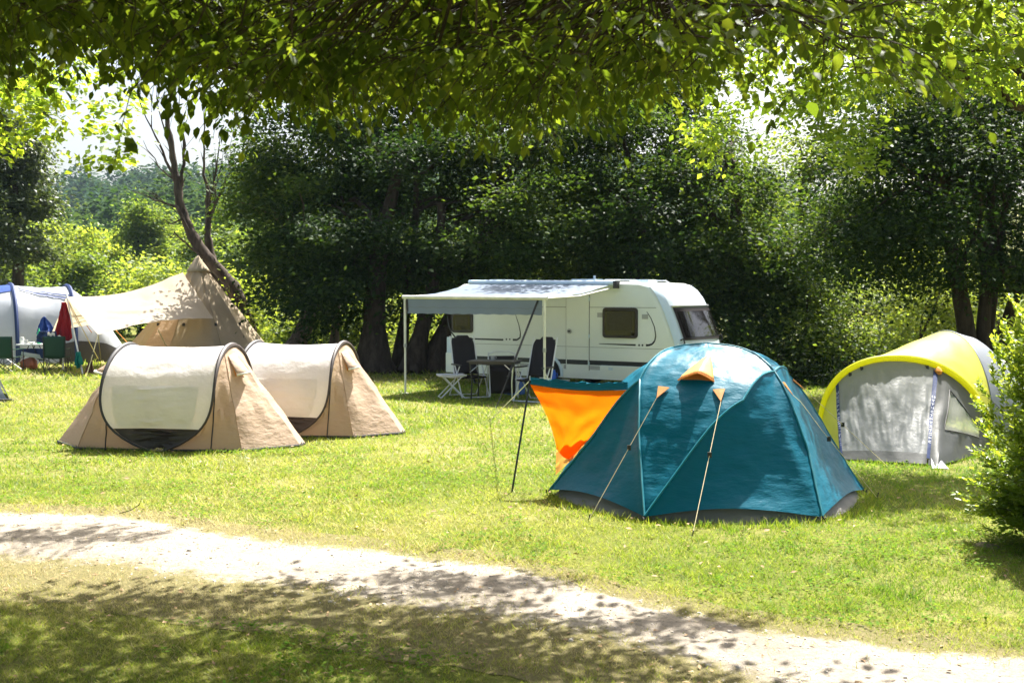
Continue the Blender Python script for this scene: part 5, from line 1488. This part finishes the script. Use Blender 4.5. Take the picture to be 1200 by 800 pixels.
# sunlit shrubs on the bank behind the trunks
for i, (px, py, Y, rx, rz, n_, lb) in enumerate([
        (300, 392, 36, 1.4, 1.3, 200, 'yellow green shrub behind the right slope of the tipi'),
        (345, 400, 38, 1.3, 1.2, 190, 'yellow green shrub seen under the slanting trunk'),
        (395, 408, 37, 1.2, 1.0, 170, 'yellow green shrub behind the thin trunk left of the thick one'),
        (465, 405, 38, 1.4, 1.2, 180, 'yellow green shrub seen between the thick trunk and the awning'),
        (515, 412, 37, 1.2, 1.0, 130, 'yellow green shrub behind the rear corner of the caravan'),
        (1130, 375, 36, 1.5, 1.6, 230, 'yellow green shrub behind the foot of the multi stemmed tree'),
        (1185, 360, 34, 1.5, 1.8, 230, 'yellow green shrub right of the multi stemmed tree, behind the leafy bush'),
        (1075, 350, 40, 1.6, 1.8, 230, 'yellow green shrub behind the sapling, left of the multi stemmed tree')]):
    c = A(px, py, Y)
    tree('bank_shrub', lb, 'bush', 'sunlit shrubs on the bank behind the trunks', [(V(c.x, c.y, 0), V(c.x, c.y, c.z + .2), .05, .1)],
         [(c.x, c.y, max(.7, c.z), rx, rx, rz)], n_, 36, .14, 'leaf_bright' if i != 2 else 'leaf_mid', n_limb=3)
# left: dark tree at the frame edge and the bright valley trees
tree('edge_tree', 'tall grey green tree at the left edge of the valley', 'tree', 'trees in the valley on the left',
     [(A(18, 360, 46) * 1 - V(0, 0, A(18, 360, 46).z), A(20, 180, 46), .3, .2)],
     [E(8, 250, 46, 1.6, 2.4), E(12, 190, 46, 1.3, 1.9), E(-30, 220, 46, 2.6, 3.6), E(0, 310, 45.5, 2.0, 1.5), E(38, 235, 46, .7, 1.0), E(-10, 130, 46, 2.2, 2)], 900, 40, .19, 'leaf_olive', n_limb=8, bough=7, bsize=.6)
val = [(60, 325, 55, 2.4, 1.5, 'leaf_mid', 'rounded bright green valley tree behind the grey tunnel tent'),
       (115, 312, 58, 2.8, 1.9, 'leaf_bright', 'broad pale green valley tree behind the tarp pole'),
       (165, 325, 56, 2.4, 1.7, 'leaf_mid', 'green valley tree behind the middle of the tarp'),
       (205, 335, 52, 2.0, 1.5, 'leaf_bright', 'pale green valley tree just left of the tipi peak'),
       (95, 284, 82, 3.2, 1.8, 'leaf_bright', 'yellow green domed tree farther down the valley, left of the others'),
       (150, 290, 80, 3.0, 2.0, 'leaf_bright', 'yellow green domed tree farther down the valley, beneath the far hill'),
       (205, 297, 84, 3.0, 2.2, 'leaf_mid', 'green tree farther down the valley, left of the dead trunks'),
       (168, 258, 76, 1.2, 2.0, 'leaf_mid', 'tall slim green tree of the valley rising before the dark hillside'),
       (248, 288, 70, 1.8, 2.4, 'leaf_mid', 'green valley tree seen between the two dead trunks'),
       (278, 305, 64, 1.8, 2.2, 'leaf_mid', 'green valley tree behind the right dead trunk'),
       (300, 345, 60, 2.2, 2.2, 'leaf_bright', 'pale green valley tree low behind the tipi slope'),
       (40, 296, 84, 2.4, 1.6, 'leaf_mid', 'green valley tree beside the tall edge tree')]
for (px, py, Y, rx, rz, mt, lb) in val:
    c = A(px, py, Y); sc = Y / 60
    tree('valley_tree', lb, 'tree', 'trees in the valley on the left', [(V(c.x, c.y, 0), V(c.x, c.y, c.z), .16, .3)],
         [(c.x, c.y, c.z, rx, rx, rz), (c.x + rx * .5, c.y - .5, c.z - rz * .5, rx * .7, rx * .7, rz * .8), (c.x - rx * .6, c.y, c.z - rz * .6, rx * .7, rx * .7, rz * .7), (c.x, c.y - .8, max(1.2, c.z - rz * 1.3), rx * .9, rx * .9, max(.9, rz * .7))],
         260, 34, .24 * sc ** .5, mt, n_limb=5, shell=.65, flat=.5, spray=.6)
# trees of the valley that close the view behind the dark row and on the right
for (px, Y, lb) in [(400, 56, 'far green tree glimpsed behind the thick trunked tree'), (520, 60, 'far green tree glimpsed behind the awning trees'), (640, 58, 'far green tree glimpsed behind the caravan roof'),
                    (760, 60, 'far green tree glimpsed behind the caravan nose'), (880, 58, 'far green tree glimpsed right of the dark row'), (1060, 60, 'far green tree glimpsed behind the yellow tent'), (1190, 56, 'far green tree glimpsed at the right edge behind the stems')]:
    c = A(px, 320, Y)
    tree('far_tree', lb, 'tree', 'far trees closing the view', [(V(c.x, c.y, 0), V(c.x, c.y, 4), .2, .3)],
         [(c.x, c.y, 3.2, 3.4, 3, 2.6), (c.x + 1.5, c.y, 1.6, 3, 2.6, 1.5), (c.x - 1.5, c.y - .5, 2.2, 2.8, 2.6, 1.8)], 220, 34, .26, 'leaf_mid', n_limb=4, shell=.6)

# two bare dead trees beside the tipi
def dead_tree(label, base, path, r0, branches):
    root = thing('dead_tree', label, 'tree', base, 0, 'bare dead trees beside the tipi')
    k = len(path); b = MB(); q = [Vector(base)] + path
    # refine and roughen
    pts = []
    for a, c in zip(q, q[1:]):
        for j in range(4): pts.append(lerp(a, c, j / 4) + V(fbm((a.x + j, a.z, 1), 1.3) * .05, fbm((a.z, j, 2), 1.1) * .05, 0))
    pts.append(q[-1]); n_ = len(pts)
    b.tube(pts, [r0 * random.uniform(.86, 1.14) * (1.35 if i == 0 else 1) * (1 - .80 * (i / (n_ - 1)) ** .8) for i in range(n_)], 9); b.build('trunk', 'bark_dead', root, world=True, angle=70)
    for (i, pth, r) in branches:
        s = pts[min(n_ - 1, i)]; w = [s] + pth; pp = []
        for a, c in zip(w, w[1:]):
            for j in range(3): pp.append(lerp(a, c, j / 3) + V(random.uniform(-.04, .04), random.uniform(-.04, .04), 0))
        pp.append(w[-1]); m_ = len(pp)
        b = MB(); b.tube(pp, [r * (1 - .85 * j / (m_ - 1)) for j in range(m_)], 6)
        for _ in range(4):
            j = random.randrange(2, m_ - 1); d = (pp[min(m_ - 1, j + 1)] - pp[j - 1]).normalized()
            e = pp[j] + d * random.uniform(.3, .7) + V(random.uniform(-.4, .4), random.uniform(-.2, .2), random.uniform(0, .3))
            b.tube([pp[j], lerp(pp[j], e, .5) + V(0, 0, .04), e], [r * .3, r * .2, r * .06], 4)
        b.build('branch', 'bark_dead', root, world=True)
Y = 35.0
a = lambda x, y, dy=0: A(x, y, Y + dy)
dead_tree('bare dead tree leaning left behind the tipi, its tall thin limbs reaching the sky', V(a(298, 400).x, Y, 0),
          [a(291, 380), a(272, 335), a(250, 310), a(233, 290), a(220, 265), a(211, 240), a(207, 215), a(203, 185), a(197, 150), a(194, 112)], .30,
          [(21, [a(206, 210, .2), a(190, 178, .3), a(178, 150, .3), a(163, 118, .3)], .07), (24, [a(212, 215), a(216, 180), a(213, 150), a(200, 125)], .08), (28, [a(198, 170, .2), a(188, 140, .1), a(183, 112, .1)], .05),
           (18, [a(208, 242, -.2), a(192, 238, -.4), a(180, 234, -.5)], .07), (15, [a(213, 256, -.2), a(203, 262, -.3), a(197, 262, -.3)], .05), (22, [a(206, 212), a(186, 196), a(168, 165)], .045), (12, [a(222, 290, -.3), a(205, 272, -.5), a(198, 280, -.5)], .05)])
dead_tree('bare dead tree with a forked top, right of the leaning dead tree', V(a(288, 400, .8).x, Y + .8, 0),
          [a(280, 375, .8), a(262, 340, .8), a(250, 318, .8), a(246, 295, .8), a(243, 270, .8), a(246, 240, .8)], .34,
          [(22, [a(243, 225, .8), a(238, 195, .8), a(240, 165, .8), a(240, 120, .8)], .07), (23, [a(249, 222, .8), a(253, 190, .9), a(258, 155, .9)], .06), (21, [a(258, 225, .8), a(268, 205, .9), a(271, 190, .9)], .06), (22, [a(252, 228, .8), a(256, 205, .8), a(262, 175, .8)], .04)])

# ------------------------------------------------------------------ bush at the right edge
def front_bush():
    c = V(4.80, 9.1, 0)
    root = thing('leafy_bush', 'bright green leafy bush at the right edge, close to the path', 'bush', c, 0)
    g = np.random.default_rng(77)
    P = []; D = []; N = []; L = []; T = []; tips = []
    for i in range(420):
        a = g.uniform(0, 6.283); r0 = g.uniform(0, .28)
        s = V(r0 * math.cos(a), r0 * math.sin(a), 0)
        a2 = a + g.normal(0, .5); hz = g.uniform(.12, 2.05); 
        wmax = .80 * (1 - (hz / 2.5) ** 4) + .06
        rr = wmax * math.sqrt(g.uniform(.1, 1.0))
        e = V(rr * math.cos(a2), rr * math.sin(a2), hz)
        m_ = lerp(s, e, .55) + V(0, 0, .12) - V(math.cos(a2), math.sin(a2), 0) * .10 * rr
        pts = []
        for k in range(9):
            t = k / 8; pts.append((1 - t) ** 2 * s + 2 * t * (1 - t) * m_ + t * t * e + V(g.normal(0, .008), g.normal(0, .008), 0))
        tips.append(pts)
        # side twigs carry the leaves
        for k in range(2, 9):
            for q in range(3 if k < 8 else 4):
                d = (pts[k] - pts[k - 1]).normalized()
                sd = V(*g.normal(0, 1, 3)); sd = (sd - d * sd.dot(d)).normalized()
                dv = (d * .7 + sd * .8 + V(0, 0, .35)).normalized() if k < 8 else (d + sd * .25 + V(0, 0, .3)).normalized()
                ln = g.uniform(.10, .26)
                nl = int(ln / .019)
                for j in range(nl):
                    t = (j + .6) / nl; p_ = pts[k] + dv * ln * t
                    s2 = dv.cross(V(0, 0, 1)).normalized() * (1 if j % 2 else -1)
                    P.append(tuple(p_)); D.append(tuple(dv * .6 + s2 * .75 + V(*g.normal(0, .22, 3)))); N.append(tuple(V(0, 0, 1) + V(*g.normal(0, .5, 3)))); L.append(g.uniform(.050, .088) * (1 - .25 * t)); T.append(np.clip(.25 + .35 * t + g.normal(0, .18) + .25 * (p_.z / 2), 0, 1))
    P = np.array(P); L = np.array(L)
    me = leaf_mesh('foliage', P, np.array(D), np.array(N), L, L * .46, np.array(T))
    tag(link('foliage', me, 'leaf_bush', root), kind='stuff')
    for i, pts in enumerate(tips[:60]):
        b = MB(); b.tube(pts, [.011 * (1 - .8 * k / 8) for k in range(9)], 5); b.build('stem', 'bark_brown', root)
    b = MB()
    for pts in tips[60:]: b.tube(pts, [.007 * (1 - .8 * k / 8) for k in range(9)], 4)
    tag(b.build('twig', 'bark_brown', root), kind='stuff')
front_bush()
b = MB(); g0 = G(1156, 640)
b.lathe(g0 + V(0, 0, -.02), [(.12, 0), (.10, .03), (.05, .05), (.0, .055)], 9)
tag(b.build('molehill', 'soil', None), 'small bare patch of brown soil at the foot of the leafy bush', 'soil')

# ------------------------------------------------------------------ the overhanging tree the picture is taken under
def canopy_edge(px):
    X = [-200, 0, 60, 110, 145, 175, 212, 240, 285, 330, 370, 410, 440, 480, 520, 560, 600, 640, 668, 700, 730, 770, 800, 830, 870, 920, 960, 1000, 1030, 1060, 1110, 1150, 1200, 1400]
    Yv = [100, 95, 95, 95, 98, 104, 112, 140, 170, 182, 150, 150, 168, 150, 158, 160, 172, 170, 178, 145, 138, 160, 158, 118, 105, 100, 130, 185, 150, 90, 82, 70, 62, 60]
    return np.interp(px, X, Yv)
def big_canopy():
    base = V(-6.2, -1.6, 0)
    root = thing('hornbeam_tree', 'large tree whose leafy branches hang across the top of the picture', 'tree', base, 0)
    g = np.random.default_rng(5)
    tr = [base, V(-6.1, -1.5, 1.5), V(-5.9, -1.3, 3.0), V(-5.7, -1.1, 4.6), V(-5.6, -1.0, 6.5), V(-5.5, -.9, 8.5)]
    b = MB(); b.tube(tr, [.52, .40, .36, .32, .26, .16], 14); b.build('trunk', 'bark_dark', root, world=True)
    mains = [[tr[2], V(-5.0, .8, 3.7), V(-3.6, 3.6, 3.75), V(-2.2, 6.6, 4.0), V(-.6, 9.4, 4.4)],
             [tr[2], V(-4.4, -.2, 3.9), V(-2.2, 1.8, 3.9), V(.4, 4.4, 3.9), V(2.0, 6.8, 4.2)],
             [tr[3], V(-5.4, 2.2, 4.8), V(-4.8, 5.6, 4.9), V(-3.4, 8.6, 5.2), V(-2.2, 10.6, 5.4)],
             [tr[3], V(-4.6, 1.0, 5.4), V(-2.0, 4.4, 5.9), V(.2, 7.0, 6.2), V(1.4, 8.8, 6.2)],
             [tr[4], V(-5.6, 2.0, 7.0), V(-5.0, 5.0, 7.4), V(-3.8, 8.0, 7.4)],
             [tr[3], V(-7.2, .8, 4.6), V(-7.6, 4.2, 4.6), V(-6.8, 7.8, 4.9)],
             [tr[2], V(-4.0, -.6, 3.6), V(-1.4, .6, 3.5), V(1.2, 2.2, 3.5), V(2.6, 4.2, 3.6)]]
    skel = []
    for w in mains:
        pp = []
        for a, c in zip(w, w[1:]):
            for j in range(5): pp.append(lerp(a, c, j / 5) + V(*(g.normal(0, .05, 3))))
        pp.append(w[-1]); m_ = len(pp)
        b = MB(); b.tube(pp, [.15 * (1 - .86 * j / (m_ - 1)) for j in range(m_)], 8); b.build('branch', 'bark_dark', root, world=True)
        skel += pp
    SK = np.array([tuple(p_) for p_ in skel])
    # crown is shaped by its shadow: sprays shading ground beyond this line are dropped
    sh_ = [G(*q) for q in [(-200, 705), (0, 702), (150, 706), (270, 697), (420, 692), (480, 704), (600, 720), (680, 740), (760, 764), (850, 784), (930, 808), (960, 825)]]
    SHX = [q.x for q in sh_]; SHY = [q.y for q in sh_]
    def shade_ok(q):
        xs_ = q.x - q.z * sunv.x / sunv.z; ys_ = q.y - q.z * sunv.y / sunv.z
        lim_ = float(np.interp(xs_, SHX, SHY)) + .18 * math.sin(xs_ * 3.1) + .14 * math.sin(xs_ * 7.3 + 1)
        if ys_ < 5.2 and xs_ < 3: return True
        if xs_ > 1.7 and ys_ > 5.6: return False
        return (ys_ < lim_ and not (xs_ < -1.2 and math.sin(xs_ * 4.2 + ys_ * 1.5) * math.sin(ys_ * 5 + xs_) > .35 and g.random() < .8)) or g.random() < .02
    # spray anchors: visible part
    anchors = []
    tries = 0
    while len(anchors) < 2200 and tries < 120000:
        tries += 1
        d = 4.0 + 6.5 * g.random() ** .9
        px = g.uniform(-260, 1330); 
        lim = float(canopy_edge(px)) - 10 - .28 * FPX / d
        if px > 830: 
            if g.random() > (.40 if px < 1060 else .26): continue
            if d > 8: continue
        py = lim - abs(g.normal(0, 75)) if g.random() < .7 else g.uniform(-250, lim)
        q_ = A(px, py, d)
        if not shade_ok(q_): continue
        anchors.append((q_, d))
    # part above the picture that throws the shade on the near verge
    k = 0
    while k < 2900:
        x = g.uniform(-10, 3.0); y = g.uniform(1, 11.2); z = g.uniform(3.6, 7.6)
        if x > 3.2 - .25 * abs(z - 4) - max(0, y - 8.0) * .9: continue
        if y > 7.55 + .60 * z - .10 * max(0, z - 5.5) ** 2 + .8 * math.sin(x * 2.1) * .5: continue
        if not shade_ok(V(x, y, z)): continue
        q = proj(np.array([[x, y, z]]))
        if q[2][0] > .3 and q[1][0] > float(canopy_edge(q[0][0])) - .25 * FPX / q[2][0]: continue
        anchors.append((V(x, y, z), 99)); k += 1
    # leaf sprays added towards the sun to throw chosen shadow patches on the path
    for (gx, gy, wx, wy, n_) in ((35, 633, .75, .22, 34), (95, 638, .25, .06, 8), (545, 692, .62, .14, 30), (780, 738, .40, .12, 20), (470, 683, .2, .06, 6)):
        c0 = G(gx, gy)
        for _ in range(n_):
            z = g.uniform(4.2, 6.4); q_ = c0 + V(g.normal(0, wx * .5), g.normal(0, wy * .6), 0) + sunv * (z / sunv.z)
            pp_ = proj(np.array([tuple(q_)]))
            if pp_[1][0] > float(canopy_edge(pp_[0][0])) - .3 * FPX / pp_[2][0]: continue
            anchors.append((q_, 98))
    P = []; D = []; N = []; L = []; T = []; DIST = []
    tw = MB()
    for (p0, dd) in anchors:
        hidden = dd == 99
        n_side = 1 if hidden else 1
        # twig leaves the nearest branch direction and droops
        i = int(np.argmin(((SK - np.array(tuple(p0))) ** 2).sum(1))); src = V(*SK[i])
        out = (p0 - src); out.z = 0
        if out.length < .05: out = V(g.normal(), g.normal(), 0)
        out.normalize(); out = (out + V(g.normal(0, .7), g.normal(0, .7), 0)).normalized()
        ln = g.uniform(.35, .65) * (1.5 if hidden else 1) * (.7 if dd == 98 else 1)
        drp = g.uniform(.15, .75) if not hidden else g.uniform(0, .4)
        pts = []
        for j in range(7):
            t = j / 6; pts.append(p0 + out * ln * t * (1 - .25 * t * drp) - V(0, 0, ln * drp * t * t) + V(g.normal(0, .008), g.normal(0, .008), 0))
        hd = src - p0; hd.z *= .35; hd = hd.normalized() * min(hd.length, .55)
        st = p0 + hd
        tw.tube([st, lerp(st, p0, .5) + V(0, 0, .05), p0], [.006, .005, .004], 4, cap=False)
        tw.tube(pts, [.0042 * (1 - .7 * j / 6) for j in range(7)], 3, cap=False)
        nl = 15 if not hidden else 13
        base_t = g.uniform(.1, .75)
        for j in range(nl):
            t = (j + .5) / nl * 6; a = min(5, int(t)); p_ = lerp(pts[a], pts[a + 1], t - a); d = (pts[a + 1] - pts[a]).normalized()
            s2 = d.cross(V(0, 0, 1))
            if s2.length < .05: s2 = V(1, 0, 0)
            s2.normalize(); s2 *= (1 if j % 2 else -1)
            dv = (d * .75 + s2 * .75 + V(0, 0, -.30 - .3 * g.random()) + V(*g.normal(0, .18, 3)))
            if j == nl - 1: dv = d + V(0, 0, -.3)
            off = V(*g.normal(0, .03, 3)) * (3 if hidden else 1)
            P.append(tuple(p_ + off)); D.append(tuple(dv)); N.append(tuple(V(0, 0, 1) + V(*g.normal(0, .38, 3)))); L.append(g.uniform(.040, .090) * (1.75 if hidden else (1 + .25 * (dd > 7)))); T.append(np.clip(base_t + g.normal(0, .16), 0, 1)); DIST.append(dd)
    P = np.array(P); D = np.array(D); N = np.array(N); L = np.array(L); T = np.array(T)
    W = L * g.uniform(.42, .66, len(L))
    print('canopy leaves', len(P))
    # the 300 leaves that show largest are parts of their own
    px, py, dep = proj(P)
    vis = (dep > .5) & (px > 5) & (px < 1195) & (py > 3)
    score = np.where(vis, L / np.maximum(dep, .5), 0)
    top = np.argsort(-score)[:300]
    rest = np.ones(len(P), bool); rest[top] = False
    offs = np.array(tuple(base))
    me = leaf_mesh('foliage', P[rest] - offs, D[rest], N[rest], L[rest], W[rest], T[rest], shape='leaf', fold=.10)
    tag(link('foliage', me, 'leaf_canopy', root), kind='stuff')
    for i, (t_) in enumerate((.1, .35, .6, .9)):
        pass
    lms = []
    for t_ in (.1, .3, .5, .7, .9):
        m1 = leaf_mesh('leaf', np.zeros((1, 3)), np.array([[0, 1.0, 0]]), np.array([[0, 0, 1.0]]), np.array([1.0]), np.array([.54]), np.array([t_]), shape='leaf', fold=.10)
        m1.materials.append(MATS['leaf_canopy']); lms.append(m1)
    for i in top:
        me = lms[min(4, int(T[i] * 5))]
        o = bpy.data.objects.new('leaf', me); COL.objects.link(o); o.parent = root
        d = Vector(D[i]).normalized(); s = d.cross(Vector(N[i])).normalized(); n_ = s.cross(d)
        M = Matrix((( s.x, d.x, n_.x), (s.y, d.y, n_.y), (s.z, d.z, n_.z))).to_4x4()
        o.matrix_basis = Matrix.Translation(Vector(P[i]) - base) @ M @ Matrix.Diagonal((L[i], L[i], L[i], 1))
    tag(tw.build('twig', 'bark_dark', root, world=True), kind='stuff')
big_canopy()

# brighter hanging spray of a second tree at the upper left, and the one at the upper right
def side_tree(name, label, base, trunk_top, blobs, n_clump, per, leaf, mat, **kw):
    return tree(name, label, 'tree', 'trees overhanging the meadow', [(base, trunk_top, .26, .2)], blobs, n_clump, per, leaf, mat, n_limb=7, **kw)
side_tree('maple_tree', 'bright green tree whose drooping bough shows at the upper left, below the dark branches', V(-9.5, 12.5, 0), V(-8.4, 12.2, 6),
          [E(20, 118, 12, .6, .25), E(80, 135, 12, .55, .33), E(122, 165, 11.8, .32, .32), E(50, 160, 12.2, .30, .20), E(-60, 120, 12, 1.2, .9), E(-120, 40, 12.2, 1.8, 1.5), E(136, 205, 11.7, .12, .18), E(95, 115, 12, .6, .3), E(30, 60, 12.2, 1.2, .5)], 230, 30, .085, 'leaf_maple', spray=.15, aspect=.75, bough=0)
side_tree('maple_tree', 'bright green tree hanging in at the upper right above the multi stemmed tree', V(9.2, 15.5, 0), V(8.0, 15, 7),
          [E(1020, 60, 14.5, .9, .7), E(965, 100, 14.2, .5, .5), E(1000, 160, 14.0, .35, .50), E(900, 40, 14.6, .9, .5), E(835, 150, 14.2, .35, .35), E(1100, 20, 14.8, 1.3, .9), E(1180, 30, 14.8, 1.2, .9), E(1003, 178, 14, .16, .40), E(938, 128, 14.2, .30, .40), E(1060, 50, 14.4, .8, .6), E(880, 105, 14.4, .45, .35), E(1130, 70, 14.2, .4, .5)], 420, 30, .095, 'leaf_maple', spray=.2, aspect=.6, bough=0)
# ------------------------------------------------------------------ summer haze
def haze():
    m = bpy.data.materials.new('haze'); m.use_nodes = True
    n = m.node_tree.nodes; l = m.node_tree.links
    n.remove(n['Principled BSDF'])
    v = n.new('ShaderNodeVolumePrincipled'); v.inputs['Color'].default_value = (.62, .82, 1.0, 1); v.inputs['Density'].default_value = .00016
    v.inputs['Anisotropy'].default_value = 0.0
    l.new(v.outputs[0], n['Material Output'].inputs['Volume'])
    b = MB(); b.box((0, 0, 44), (8400, 8400, 90))
    me = bpy.data.meshes.new('haze'); me.from_pydata([tuple(q) for q in b.v], [], b.f); me.materials.append(m); me.update()
    o = bpy.data.objects.new('haze', me); COL.objects.link(o)
    tag(o, 'thin pale summer haze over the valley', 'haze', kind='stuff')
haze()
